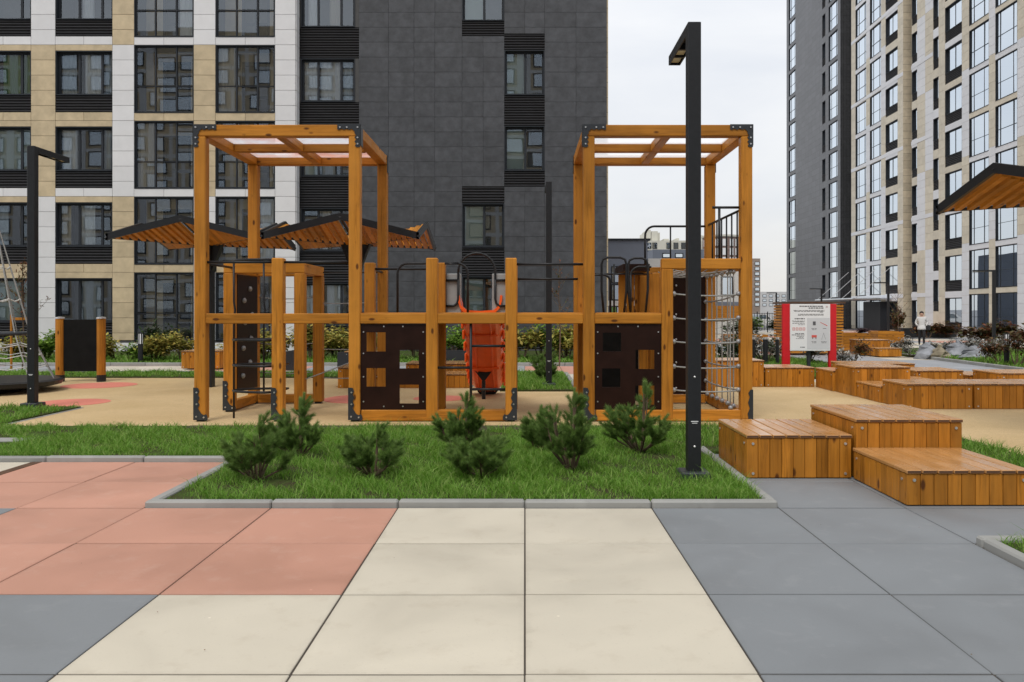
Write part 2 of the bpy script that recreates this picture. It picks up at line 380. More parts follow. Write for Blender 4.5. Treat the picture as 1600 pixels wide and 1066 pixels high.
M['bark'] = m_plain('bark', (.12,.085,.058), .9, .35, 12, .2, 0, .4)
M['leafg'] = m_leaf('green_leaves', [(.09,.19,.022),(.19,.34,.04),(.30,.44,.08)], .3)
M['leafy'] = m_leaf('yellowing_leaves', [(.20,.26,.05),(.44,.40,.09),(.58,.44,.12),(.26,.31,.07)], .3)
M['leafd'] = m_leaf('dark_leaves', [(.020,.045,.014),(.045,.080,.022),(.075,.085,.04)], .2)
M['leafr'] = m_leaf('russet_leaves', [(.10,.035,.018),(.20,.07,.03),(.12,.10,.03),(.05,.06,.02)], .25)
M['leafw'] = m_leaf('pale_edged_leaves', [(.055,.050,.035),(.10,.075,.05),(.38,.38,.34),(.62,.62,.58)], .2)
M['leafp'] = m_leaf('purple_leaves', [(.05,.02,.028),(.10,.035,.04)], .2)
M['planter'] = m_plain('black_planter', (.016,.017,.019), .55, .1)
M['stone'] = m_plain('quarry_stone', (.23,.24,.26), .8, .5, 3, .3, 0, .6)
M['stoneb'] = m_plain('tan_quarry_stone', (.27,.23,.16), .8, .4, 3, .3, 0, .6)

# ================================================================== ground
P = 1.035; Y0 = 3.675
def sheet(name, poly, z, m, kind='structure', th=.03, **kw):
    return MB().slab(poly, z-th, z).build(name, m, kind=kind, **kw)
def rect(x0, x1, y0, y1): return [(x0,y0),(x1,y0),(x1,y1),(x0,y1)]
MB().add([(-1500,-300,0),(1500,-300,0),(1500,2200,0),(-1500,2200,0)], [(0,1,2,3)]).build('ground', M['asphalt'], loc=(0,0,-.10), kind='structure')
# far paving of the courtyard: slabs too far off to tell apart
t = MT('courtyard_slabs'); t.set(.7, .35); v = t.coord((1,1,1), False)
sn = t.n('VectorMath', operation='SNAP'); sn.inputs[1].default_value = (3.105, 3.105, 100); t.l(v, sn.inputs[0])
wn = t.n('TexWhiteNoise'); t.l(sn.outputs[0], wn.inputs['Vector'])
rp = t.n('ValToRGB'); rp.color_ramp.interpolation = 'CONSTANT'; ee = rp.color_ramp.elements
ee[0].position = 0; ee[0].color = (.60,.55,.46,1); ee[1].position = .40; ee[1].color = (.33,.345,.37,1); q = ee.new(.82); q.color = (.58,.30,.23,1)
t.l(wn.outputs['Value'], rp.inputs[0])
br = t.n('TexBrick'); br.offset = 0; br.inputs['Scale'].default_value = 1; br.inputs['Brick Width'].default_value = P; br.inputs['Row Height'].default_value = P
br.inputs['Mortar Size'].default_value = .008; br.inputs['Color1'].default_value = (1,1,1,1); br.inputs['Color2'].default_value = (.93,.93,.93,1); br.inputs['Mortar'].default_value = (.25,.25,.25,1)
t.l(v, br.inputs['Vector']); c = t.mix(1.0, rp.outputs[0], br.outputs[0], 'MULTIPLY')
c = t.mix(1.0, c, t.ramp(t.noise(v, .8, 6, .6), [(.3,(.86,)*3),(.7,(1.08,)*3)]), 'MULTIPLY'); t.color(c); M['court'] = t.m
sheet('courtyard_paving', rect(-40, 45, 15.5, 78), -.030, M['court'], th=.05)
sheet('road', rect(3.6, 30, 78, 140), -.035, M['asphalt'], th=.05)

pav = MB().slab(rect(-9.4, 9.4, 1.5, 10.0), -.06, -.007).build('pavement', M['joint'], kind='structure')
def slab_mesh(col): return MB().cbox(-.5130, .5130, -.5105, .5105, -.05, 0, .003).mesh('paving_slab', M[col])
SL = {c: slab_mesh(c) for c in ('cream','salmon','grey')}
for j in range(-2, 6):
    for i in range(-9, 9):
        x, y = (i+.5)*P, Y0+(j+.5)*P
        if -3.2 < x < 2.07 and y > 6.78: continue
        if x < 0 and y > 8.85: continue
        if x > 3.1 and y < 5.745: continue
        if x > 4.2 and y > 7.8: continue
        if x > 5.4 and y > 5.7: continue
        if j <= 0: c = 'cream' if -2 <= i <= 0 else 'grey'
        elif j <= 2: c = 'salmon' if i <= -2 else ('cream' if i <= 0 else 'grey')
        else: c = ('cream' if i <= -6 else 'salmon') if i < 0 else 'grey'
        if j == 2 and i <= -5: c = 'grey'
        link('paving_slab', SL[c], pav, (x+random.uniform(-.0015,.0015), y, random.uniform(-.003,.001)), (random.uniform(-.0012,.0012), random.uniform(-.0012,.0012), random.choice((0,math.pi))))
MB().box(-5.235, -5.13, 6.82, 8.84, -.03, .004).build('drain_channel', M['topend'], pav)

# kerbs
kerb = link('kerb', None, kind='structure')
def kerb_run(x0, y0, x1, y1, wd=.09, h=.055, n=None):
    L_ = math.hypot(x1-x0, y1-y0); n = n or max(1, round(L_/1.035)); a = math.atan2(y1-y0, x1-x0)
    me = cached(('kerb', round(L_/n,3), wd, h), lambda: MB().cbox(0, L_/n-.006, -wd/2, wd/2, -.05, h, .014).mesh('kerb_stone', M['kerb']))
    for k in range(n):
        link('kerb_stone', me, kerb, (x0+(x1-x0)*k/n+random.uniform(-.002,.002), y0+(y1-y0)*k/n, random.uniform(-.004,.003)), (0,0,a+random.uniform(-.003,.003)))
kerb_run(-3.105, 6.835, 2.075, 6.835)
kerb_run(-3.06, 6.885, -3.06, 8.84); kerb_run(2.03, 6.885, 2.03, 9.6)
kerb_run(-10.3, 8.895, -3.015, 8.895)
kerb_run(3.11, 5.70, 6.4, 5.70); kerb_run(3.155, 5.65, 3.155, 1.6)
kerb_run(-8.2, 10.12, -6.0, 10.12, .22, .05)
kerb_run(-7.3, 11.47, 5.5, 11.47, .05, .018); kerb_run(-7.32, 11.5, -7.32, 13.8, .05, .015); kerb_run(5.47, 6.0, 5.47, 11.44, .05, .018)
kerb_run(1.06, 16.6, 1.06, 21.4, .10, .05); kerb_run(-18, 21.75, 1.0, 21.75, .10, .05); kerb_run(-26, 24.95, 3.3, 24.95, .12, .07)
kerb_run(13.6, 22.6, 14.2, 36, .12, .07); kerb_run(9.2, 20, 9.3, 30, .10, .06)

sheet('playground_surface', [(-7.3,11.5),(5.5,11.5),(5.5,6.0),(13,6.0),(13,18.9),(4,18.9),(1.0,16.6),(-.55,16.6),(-.55,17.6),(-4,17.6),(-4,20),(-17,20),(-17,13.8),(-7.3,13.8)], .004, M['rubber'], th=.05)
def disc(x, y, rx, ry, a=0):
    pts = [(x+rx*math.cos(k*math.pi/16)*math.cos(a)-ry*math.sin(k*math.pi/16)*math.sin(a), y+rx*math.cos(k*math.pi/16)*math.sin(a)+ry*math.sin(k*math.pi/16)*math.cos(a)) for k in range(32)]
    return pts
surf = bpy.data.objects['playground_surface']
for x, y, rx, ry in ((-7.95,14.6,.62,.62),(-9.2,18.0,.75,.75),(-3.05,15.2,.62,.75),(-1.55,15.3,.5,.5)):
    MB().slab(disc(x, y, rx, ry), 0, .008).build('coloured_circle', M['pinkrub'], surf)

# lawns: turf sheet + blades
def blades(name, rects, dens, hmin, hmax, wd, label, parent=None, bare=None, seed=1):
    g = np.random.default_rng(seed); V = []
    for (x0,x1,y0,y1) in rects:
        n = int((x1-x0)*(y1-y0)*dens); X = g.uniform(x0,x1,n); Yv = g.uniform(y0,y1,n)
        # clumpiness from a few summed waves
        f = np.sin(X*5.1+1.3*np.sin(Yv*3.7))*np.cos(Yv*4.3+X*1.9)+.6*np.sin(X*11.7+Yv*9.1)+.5*np.cos(X*2.1-Yv*1.4)
        keep = g.uniform(-1.6, 1.7, n) < f+.5*np.sin(X*1.3+2.0*np.sin(Yv*.9))
        if bare: keep &= g.uniform(0,1,n) > bare(X, Yv)
        X, Yv, f = X[keep], Yv[keep], f[keep]; n = len(X)
        H = g.uniform(hmin,hmax,n)*(1+.28*f)*g.choice([.8,1,1,1.3,1.9],n); a = g.uniform(0,2*np.pi,n); lean = g.uniform(.3,1.5,n)*H; la = g.uniform(0,2*np.pi,n)
        W = wd*g.uniform(.6,1.3,n); dx, dy = np.cos(a)*W, np.sin(a)*W; lx, ly = np.cos(la)*lean, np.sin(la)*lean
        z = np.full(n, .028)
        b0 = np.stack([X-dx,Yv-dy,z],1); b1 = np.stack([X+dx,Yv+dy,z],1)
        m0 = np.stack([X-dx*.8+lx*.3,Yv-dy*.8+ly*.3,z+H*.6],1); m1 = np.stack([X+dx*.8+lx*.3,Yv+dy*.8+ly*.3,z+H*.6],1)
        tp = np.stack([X+lx,Yv+ly,z+H*.93],1)
        V.append((b0,b1,m1,m0,tp))
    B0,B1,M1,M0,T = (np.concatenate(k) for k in zip(*V)); n = len(B0)
    me = bpy.data.meshes.new(name); co = np.stack([B0,B1,M1,M0,T],1).reshape(-1,3)
    me.vertices.add(5*n); me.vertices.foreach_set('co', co.astype(np.float32).ravel())
    base = np.arange(n)[:,None]*5; idx = np.concatenate([base+np.array([[0,1,2,3]]), base+np.array([[3,2,4]])],1).ravel()
    me.loops.add(7*n); me.loops.foreach_set('vertex_index', idx.astype(np.int32))
    st = (np.arange(n)[:,None]*7+np.array([[0,4]])).ravel(); me.polygons.add(2*n); me.polygons.foreach_set('loop_start', st.astype(np.int32))
    me.polygons.foreach_set('loop_total', np.tile([4,3],n).astype(np.int32)); me.materials.append(M['grass']); me.update(); me.validate()
    return link(name, me, parent, label=label, cat='grass', kind='stuff')
for nm, rc in (('lawn', rect(-3.01,1.98,6.88,11.44)), ('lawn', rect(-10.3,-3.01,8.945,11.44)), ('lawn', rect(1.98,5.44,9.35,11.44)), ('lawn', rect(4.22,5.44,8.0,9.35)),
               ('lawn', rect(3.2,6.4,1.6,5.65)), ('lawn', rect(-17,-7.35,11.52,13.78)), ('lawn', rect(-17,-4.2,20.02,21.7)), ('lawn', rect(-.5,1.0,16.65,21.7)),
               ('lawn', rect(-26,3.3,25.02,33.4)), ('lawn', rect(4.4,9.15,20,30)), ('lawn', rect(13.8,29,22.6,36))):
    sheet(nm, rc, .03, M['turf'], th=.06)
sp = [(-4.6+.16*k, 11.10+.09*math.sin(k*1.7)+.06*math.sin(k*.63+1)) for k in range(48)]
sheet('soil_strip', sp+[(3.0,11.435),(-4.6,11.435)], .036, M['soil'], th=.02)
def bare(X, Y): return np.where(Y > 11.05+.12*np.sin(X*3.1), .72*(X > -5)*(X < 3.2), 0)+.95*np.exp(-((X-1.61)**2+(Y-7.90)**2)/.06)+.9*np.exp(-((X+8.19)**2+(Y-13.7)**2)/.09)
blades('grass_island', [(-3.0,1.97,6.89,11.4)], 7600, .025, .068, .0030, 'lush green grass in the kerbed bed of young pines', bare=bare, seed=3)
blades('grass_verge', [(-9.5,-3.02,8.95,11.42)], 5600, .025, .06, .0034, 'green grass verge behind the low concrete kerb beside the salmon slabs', bare=bare, seed=4)
blades('grass_patch', [(4.24,5.43,8.02,11.4),(1.99,4.22,9.4,11.4)], 3200, .035, .075, .004, 'grass patch behind the stepped timber benches', seed=5)
blades('grass_corner', [(3.21,6.3,1.7,5.64)], 3600, .03, .075, .003, 'grass in the kerbed bed at the corner of the grey slabs', seed=6)
blades('grass_triangle', [(-12,-7.36,11.55,13.77)], 2200, .03, .07, .006, 'grass around the base of the lamp beside the rope carousel', bare=bare, seed=7)
blades('grass_strip', [(-16,-4.25,20.05,21.65)], 1200, .03, .07, .008, 'mown grass strip behind the chalkboard', seed=8)
blades('grass_square', [(-.48,.98,16.7,21.6)], 1800, .03, .08, .006, 'grass square around the lamp post behind the orange slide', seed=9)
blades('grass_border', [(-24,3.2,25.1,28.5)], 500, .04, .10, .012, 'grass border below the shrubs along the charcoal building', seed=10)
blades('grass_sign', [(4.5,9.1,20.1,27)], 900, .04, .09, .009, 'grass behind the red information sign', seed=11)
blades('grass_rocks', [(13.9,24,22.7,32)], 500, .04, .10, .012, 'grass around the grey quarry rocks', seed=12)

# ================================================================== facades
class Facade:
    """local frame: x to the viewer's right, y into the building, z up"""
    def __init__(s, root): s.r = root; s.wall = MB()
    def panel(s, x0, x1, z0, z1, m, name='cladding_panel', y=0.0, g=.006, th=.03):
        w_, h_ = x1-x0-2*g, z1-z0-2*g
        if w_ < .03 or h_ < .03: return
        me = cached((name, round(w_,3), round(h_,3), m, th), lambda: MB().cbox(-w_/2, w_/2, 0, th, -h_/2, h_/2, .004).mesh(name, M[m]))
        link(name, me, s.r, ((x0+x1)/2, y-th+random.uniform(-.0015,.0015), (z0+z1)/2))
    def back(s, x0, x1, z0, z1, y0=.002, y1=1.4): s.wall.box(x0, x1, y0, y1, z0, z1)
    def louver(s, x0, x1, z0, z1, y=0.0, pitch=.105, par=None):
        def mk():
            b = MB(); n = max(2, int(round((z1-z0)/pitch))); p = (z1-z0)/n; W_ = x1-x0
            b.box(0, W_, .05, .08, 0, z1-z0)
            for k in range(n): b.add([(0,.05,k*p+p*.98),(W_,.05,k*p+p*.98),(W_,-.015,k*p+p*.55),(0,-.015,k*p+p*.55),(0,-.015,k*p+p*.40),(W_,-.015,k*p+p*.40),(W_,.05,k*p+.02*p),(0,.05,k*p+.02*p)], [(0,1,2,3)[::-1],(3,2,5,4)[::-1],(4,5,6,7)[::-1]])
            return b.mesh('louver', M['louver'])
        me = cached(('louver', round(x1-x0,3), round(z1-z0,3), pitch), mk)
        return link('louver', me, s.r, (x0, y, z0))
    def window(s, x0, x1, z0, z1, y=0.0, rec=.2, mull=(), trans=(), glass='glass', fr=.07, onepane=False, curtain=None, mat='frame', liner=True, dep=.06):
        W_, H_ = x1-x0, z1-z0
        def mk():
            b = MB(); t_ = .035
            if liner:
                b.box(0, t_, -.02, rec+dep, 0, H_); b.box(W_-t_, W_, -.02, rec+dep, 0, H_)
                b.box(t_, W_-t_, -.02, rec+dep, H_-t_, H_); b.box(t_, W_-t_, -.05, rec+dep, 0, t_)
            a = t_; y0, y1 = rec, rec+dep-.002
            b.box(a, a+fr, y0, y1, a, H_-a); b.box(W_-a-fr, W_-a, y0, y1, a, H_-a)
            b.box(a+fr, W_-a-fr, y0, y1, a, a+fr); b.box(a+fr, W_-a-fr, y0, y1, H_-a-fr, H_-a)
            for mm in mull: b.box(mm*W_-fr*.62, mm*W_+fr*.62, y0-.004, y1-.004, a+fr, H_-a-fr)
            for tt in trans: b.box(a+fr, W_-a-fr, y0-.008, y1-.008, tt*H_-fr*.4, tt*H_+fr*.4)
            return b.mesh('window', M[mat])
        f = link('window', cached(('win', round(W_,3), round(H_,3), rec, mull, trans, fr, mat, liner), mk), s.r, (x0, y, z0))
        xs = [0]+list(mull)+[1]; zs = [0]+list(trans)+[1]
        if onepane: xs, zs = [0,1], [0,1]
        for i in range(len(xs)-1):
            for k in range(len(zs)-1):
                a, b_ = xs[i]*W_+.05, xs[i+1]*W_-.05; c, d = zs[k]*H_+.05, zs[k+1]*H_-.05
                me = cached(('pane', round(b_-a,3), round(d-c,3), glass), lambda: MB().add([(0,0,0),(b_-a,0,0),(b_-a,0,d-c),(0,0,d-c)], [(0,1,2,3)]).mesh('pane', M[glass]))
                link('pane', me, f, (a, rec+dep*.5, c), (random.uniform(-.004,.004), 0, random.uniform(-.006,.006)))
        if curtain:
            for (u0, u1, cm, dz) in curtain:
                w_ = (u1-u0)*W_
                def mkc():
                    n = max(6, int(w_/.045)); V = []; F = []
                    g = random.Random(round(w_*100)); ph = 0
                    for k in range(n+1):
                        ph += g.uniform(.5,1.5); yy = .045*math.sin(ph*1.5)+.02*g.random() if cm != 'blind' else 0
                        V += [(w_*k/n, yy, 0), (w_*k/n, yy*.7, H_-.05)]
                    F = [(2*k,2*k+2,2*k+3,2*k+1) for k in range(n)]
                    return MB().add(V, F).mesh('curtain', M[cm], smooth=True)
                me = cached(('curt', round(w_,2), round(H_,2), cm), mkc)
                link('curtain', me, f, (u0*W_, rec+.15, .03+dz))
        return f

# ---------------- residential block A (faces the camera)
FA = 33.0; ka = FA/1300; kd = 33.46/1300
A = thing('apartment_building', (0, FA, 0), 'long apartment block with beige, white and charcoal cladding behind the playground', 'building')
fa = Facade(A)
xa = lambda p: (p-820)*ka
za = lambda p: 1.6-(p-487)*ka
xd = lambda p: (p-820)*kd
zd = lambda p: 1.6-(p-487)*kd
FL = 3.006; NF = 7
ROW = FL/5; ZR0 = za(70.5)            # a joint line at this height
def pil_colour(kind, z):
    k = math.floor((ZR0-z)/(2*FL)+1e-6)          # 0 = the two storeys below the line
    odd = k % 2
    if kind == 'W': return 'whitec'
    return ('beige' if odd == 0 else 'whitec') if kind == 'P' else ('whitec' if odd == 0 else 'beige')
Z0A = .46; TOPA = Z0A+NF*FL
def pilaster(f, x0, x1, kind, y=0.0, split=None):
    f.back(x0, x1, .0, TOPA)
    nrow = int((TOPA-ZR0)/ROW)+1; z = ZR0+nrow*ROW
    while z > Z0A+.05:
        z1 = min(z, TOPA); z0 = max(z-ROW, Z0A)
        if z1-z0 > .05: f.panel(x0, x1, z0, z1, pil_colour(kind, (z0+z1)/2), 'cladding_panel', y)
        z -= ROW
pilaster(fa, xa(-75), xa(-38), 'Q'); pilaster(fa, xa(49), xa(87), 'P'); pilaster(fa, xa(176), xa(210), 'Q')
pilaster(fa, xa(303), xa(337), 'P'); pilaster(fa, xa(430), xa(462), 'W')
# return face of the white corner pilaster
z = ZR0+int((TOPA-ZR0)/ROW+1)*ROW
side = cached(('side',), lambda: MB().cbox(0, .028, .0, .44, -ROW/2+.006, ROW/2-.006, .004).mesh('return_panel', M['whitec']))
while z-ROW > Z0A-.3:
    link('return_panel', side, A, (xa(462)+.002, .0, z-ROW/2)); z -= ROW
CUR = {  # (column, floor from the ground) -> curtains
 (0,0): [(0,1,'blind',0)], (0,1): [(.1,.5,'curtb',0)], (0,2): [(.3,1,'blind',0)], (0,3): [(.4,1,'curtg',0)], (0,4): [],
 (1,0): [(.38,.72,'curtb',0)], (1,1): [(.02,.20,'curtw',0),(.35,.62,'curt',0)], (1,2): [(.05,.30,'curt',0),(.80,.98,'curtb',0)], (1,3): [(.04,.30,'curtb',0),(.44,.76,'curt',0),(.80,.98,'curtb',0)], (1,4): [(.40,.60,'curt',0)], (1,5): [(.0,.38,'curtw',0)]}
for ci, (a, b_) in enumerate(((-38,49),(87,176))):
    x0, x1 = xa(a), xa(b_)
    for fl in range(NF):
        zt = za(435)+fl*FL; zb = za(504.5)+fl*FL; zl = za(531)+fl*FL
        fa.window(x0, x1, zb, zt, rec=.15, mull=(.385,.785) if ci else (.33,.79), curtain=CUR.get((ci,fl), [(.05,.4,'curt',0)]))
        fa.louver(x0, x1, zl, zb-.002)
        fa.back(x0, x1, zl-.0, zb, .09, 1.4)
        zn = za(531)+(fl+1)*FL; fa.back(x0, x1, zt, zn, .002, 1.4)      # spandrel above this window
        if fl < NF-1:
            zm = zt+(zn-zt)*.42; c = 'whitec' if fl % 2 == 1 else 'beige'; xm = x0+(x1-x0)*.5
            fa.panel(x0, x1, zt, zm, 'beige'); fa.panel(x0, xm, zm, zn, c); fa.panel(xm, x1, zm, zn, c)
for ci, (a, b_) in enumerate(((210,303),(337,430))):
    x0, x1 = xa(a), xa(b_)
    for fl in range(NF):
        zt = za(426)+fl*FL; zb = za(532)+fl*FL
        fw = fa.window(x0, x1, zb, zt, rec=.05, mull=(.345,.70), trans=(.40,), fr=.045,
                       curtain=[(.72,.97,'curt',0)] if (ci, fl) in ((1,1),(0,4)) else ([(.02,.3,'curtw',0)] if (ci, fl) in ((0,2),(1,3)) else None))
        # glazed balcony: room wall with door behind the glass
        bk = MB(); Wd = x1-x0; Hh = zt-zb
        bk.box(.02, Wd*.30, 1.0, 1.3, 0, Hh); bk.box(Wd*.78, Wd-.02, 1.0, 1.3, 0, Hh); bk.box(Wd*.30, Wd*.78, 1.0, 1.3, Hh*.86, Hh)
        link('balcony_wall', cached(('balc', round(Wd,3)), lambda: bk.mesh('balcony_wall', M['beige'])), A, (x0, 0, zb))
        dr = MB(); dr.box(Wd*.30, Wd*.34, .98, 1.05, 0, Hh*.86); dr.box(Wd*.74, Wd*.78, .98, 1.05, 0, Hh*.86); dr.box(Wd*.34, Wd*.74, .98, 1.05, Hh*.80, Hh*.86); dr.box(Wd*.52,Wd*.56,.98,1.05,0,Hh*.8); dr.box(Wd*.34,Wd*.74,.98,1.05,Hh*.30,Hh*.34)
        link('balcony_door', cached(('bdoor', round(Wd,3)), lambda: dr.mesh('balcony_door', M['frame'])), A, (x0, 0, zb))
        zn = zb+FL; fa.back(x0, x1, zt, zn, .002, 1.4)
        if fl < NF-1:
            c = 'whitec' if fl % 2 == 1 else 'beige'; xm = (x0+x1)/2
            fa.panel(x0, xm, zt, zn, c); fa.panel(xm, x1, zt, zn, c)
# charcoal part, set back
DY = .46
def lstrip(x0, x1, fl0, fl1):
    for fl in range(fl0, fl1):
        zt, zb = zd(442)+fl*FL, zd(510)+fl*FL; zn = zb+FL
        fa.window(x0+.05, x1-.16, zb, zt, y=DY, rec=.12, mull=(.31,.735), curtain=[[(.02,.30,'curt',0),(.45,.72,'curt',0)],[(.36,.52,'curtw',0)],[(.0,.3,'blind',0),(.33,.60,'curtb',0)],[(.04,.3,'curt',0),(.34,.72,'curt',0),(.76,.92,'curtb',0)],[(.1,.3,'curt',0),(.5,.72,'curtw',0)]][fl%5])
        fa.louver(x0, x1, zt+.002, zn-.002, y=DY); fa.back(x0, x1, zt, zn, DY+.10, 1.5)
        fa.wall.box(x0, x0+.05, DY+.0, 1.5, zb, zt); fa.wall.box(x1-.16, x1, DY+.0, 1.5, zb, zt)
X0L, X1L = xa(462)+.035, xd(561)
lstrip(X0L, X1L, 0, NF)
fa.louver(X0L, X1L, .1, zd(510)-.002, y=DY); fa.back(X0L, X1L, 0, zd(510), DY+.1, 1.5)
cols = [561, 607, 647, 679.5, 722, 755, 788, 820, 851, 900, 948]
rowz = lambda k: zd(19.6)-k*ROW
holes = []    # (x0px, x1px, ztop, zbottom, kind)
W1a, W1b, W2a, W2b = 722, 788, 788, 851
for per in range(-1, 2):                      # pattern repeats every four storeys
    o = per*4*FL
    for (xa_, xb_, rows_) in ((W1a, W1b, ((291.6,318,'L'),(318,387,'W'),(387,432,'L'),(432,500,'W'),(500,524,'L'))), (W2a, W2b, ((53,78.5,'L'),(78.5,149,'W'),(149,197,'L'),(197,267.5,'W'),(267.5,292,'L')))):
        for (ya, yb, kd_) in rows_:
            zt, zb = zd(ya)+o, zd(yb)+o
            if zb > TOPA-.3 or zt < .3: continue
            holes.append((xd(xa_), xd(xb_), zb, min(zt, TOPA), kd_))
for (x0, x1, zb, zt, kd_) in holes:
    if kd_ == 'W':
        fa.window(x0, x1, zb, zt, y=DY, rec=.16, mull=(.52,), curtain=random.choice([[(.02,.36,'curt',0),(.60,.98,'curtb',0)],[(.02,.50,'blind',0)],[(.0,.45,'curt',0)],[(.05,.5,'blind',0),(.55,.9,'curt',0)]]))
    else:
        fa.louver(x0, x1, zb+.002, zt-.002, y=DY); fa.back(x0, x1, zb, zt, DY+.1, 1.5)
def solid_rects(x0, x1, z0, z1):              # cut openings out of one column of wall
    cut = sorted([(h[2], h[3]) for h in holes if h[0]-.01 < (x0+x1)/2 < h[1]+.01])
    z = z0; res = []
    for a, b_ in cut:
        if b_ <= z0 or a >= z1: continue
        if a > z: res.append((z, a))
        z = max(z, b_)
    if z < z1: res.append((z, z1))
    return res
for i in range(len(cols)-1):
    x0, x1 = xd(cols[i]), xd(cols[i+1])
    for (a, b_) in solid_rects(x0, x1, 0, TOPA): fa.wall.box(x0, x1, DY+.002, 1.5, a, b_)
    k = -int((TOPA-zd(19.6))/ROW)-1
    while rowz(k) > .3:
        zt, zb = min(rowz(k), TOPA), max(rowz(k+1), .3)
        if zt-zb > .05:
            for (a, b_) in solid_rects(x0, x1, zb, zt):
                if b_-a > .05: fa.panel(x0, x1, a, b_, 'darkc', 'charcoal_panel', DY, .0035, .022)
        k += 1
fa.wall.box(xa(-75), xa(462), -.05, 1.4, -.05, .40)          # plinth
fa.wall.build('wall', M['backing'], A)
MB().box(xa(-75), xa(462)+.03, -.10, -.052, -.05, .36).build('plinth', M['whitec'], A)
MB().box(xa(-420), xd(948), 1.52, 16, 0, TOPA+24).build('core', M['room'], A)
up = MB(); up.box(xa(-420), xa(462), 0, 1.5, TOPA, TOPA+24); up.build('upper_storeys', m_grid('upper_beige', (.52,.43,.295), (.2,.17,.12), 1.2, ROW), A)
MB().box(xa(462), xd(948), DY, 1.5, TOPA, TOPA+24).build('upper_storeys', m_grid('upper_charcoal', (.056,.057,.062), (.02,.02,.02), 1.1, ROW), A)
MB().box(xa(-420), xa(-75), 0, 1.5, 0, TOPA).build('side_wing', bpy.data.materials['upper_beige'], A)

# end wall of block A, mirrored in the lower windows of the tower block
XE = xd(948)
MB().box(XE+.002, XE+.06, DY+.05, 16, 0, TOPA+24).build('end_wall', m_grid('end_wall_cladding', (.50,.405,.262), (.2,.17,.12), 1.2, ROW, axes='yz'), A)
wm_ = MB().box(0, .05, -.95, .95, -.9, .9).mesh('end_window', M['frame']); gm_ = MB().add([(.055,-.8,-.75),(.055,.8,-.75),(.055,.8,.75),(.055,-.8,.75)], [(0,1,2,3)]).mesh('pane', M['glassb'])
for fl in range(12):
    for k in range(4): link('pane', gm_, link('end_window', wm_, A, (XE+.05, 2.6+3.6*k, 2.0+FL*fl)))

# ---------------- tower block B (runs away from the camera on the right)
B = thing('tower_block', (29.3, 0, 0), 'tall tower block with beige, white and charcoal cladding receding beside the courtyard', 'building', rz=-math.pi/2-math.atan(.02))
fb = Facade(B)
ub = lambda p: -29.3/((p-820)/1300-.02)     # local x (= minus the distance along the facade)
TB = 46.0; NB = 15
def bpil(pa, pb, kind, top=TB, build_to=30, row=.6):
    x0, x1 = ub(pa), ub(pb); fb.back(x0, x1, 0, top, .002, 1.0); z = .3; n = 0
    while z < build_to:
        k = int(z/6.0) % 2
        c = 'beigeb' if kind == 'B' else ('whiteb' if kind == 'W' else (('beigeb','whiteb')[k] if kind == 'P' else ('whiteb','beigeb')[k]))
        if x1-x0 > 2.2:
            xm = (x0+x1)/2; fb.panel(x0, xm, z, z+row, c); fb.panel(xm, x1, z, z+row, c)
        else: fb.panel(x0, x1, z, z+row, c)
        z += row
def bcol(pa, pb, ztop, h, lou, mull, trans, n=NB, step=3.0, seg='b', curtain=None, build_to=30, dark=False, rec=None):
    x0, x1 = ub(pa), ub(pb); zprev = 0
    if rec is None: rec = .13 if lou else .05
    for k in range(n):
        zt = ztop+k*step; zb = zt-h; zl = zb-lou
        if zt > TB-.2: break
        fb.window(x0, x1, zb, zt, rec=rec, mull=mull, trans=trans, glass='glassb', fr=.028, onepane=True, dep=.04, curtain=[(.45,.95,'curt',0)] if (curtain and k < 5) else None)
        if lou:
            fb.louver(x0, x1, zl, zb-.002, pitch=.12); fb.back(x0, x1, zl, zb, .1, 1.0)
        if zl > zprev+.02:
            fb.back(x0, x1, zprev, zl, .002, 1.0)
            if not dark and zl < build_to: fb.panel(x0, x1, zprev, zl, 'whiteb' if (k % 2 == (0 if seg == 'a' else 1)) else 'beigeb')
        zprev = zt
    fb.back(x0, x1, zprev, TB, .002, 1.0)
# nearest segment
bpil(1590,1640,'Q', build_to=24); bcol(1555.6,1590, 2.80, 2.65, 0, (.18,.78), (.42,), seg='a', build_to=24)
bpil(1545.6,1555.6,'P', build_to=24); bcol(1514.6,1545.6, 2.78, 2.65, 0, (.2,.72), (.42,), seg='a', build_to=24)
bpil(1503.4,1514.6,'Q', build_to=27); bcol(1477,1503.4, 2.58, 1.80, .74, (.5,), (), curtain=True, build_to=27)
bpil(1467,1477,'B', build_to=27); bcol(1458.5,1467, 3.95, 1.63, .70, (), (), build_to=27)
bpil(1446,1458.5,'Q', build_to=27); bpil(1433.4,1446,'P', build_to=27); bcol(1425,1433.4, 2.49, 1.75, .60, (), (), build_to=27); bpil(1424.4,1425,'B', build_to=0)
# second segment
bpil(1403,1411.5,'B', build_to=33); bcol(1384,1403, 2.45, 1.70, .66, (.45,), (), build_to=33)
bpil(1377,1384,'P', build_to=33); bcol(1359.5,1377, 2.68, 2.62, 0, (.25,.8), (.42,), seg='a', build_to=33)
bpil(1353.7,1359.5,'Q', build_to=33); bcol(1337,1353.7, 2.66, 2.62, 0, (.25,.8), (.42,), seg='a', build_to=33); bpil(1330.5,1337,'B', build_to=33)
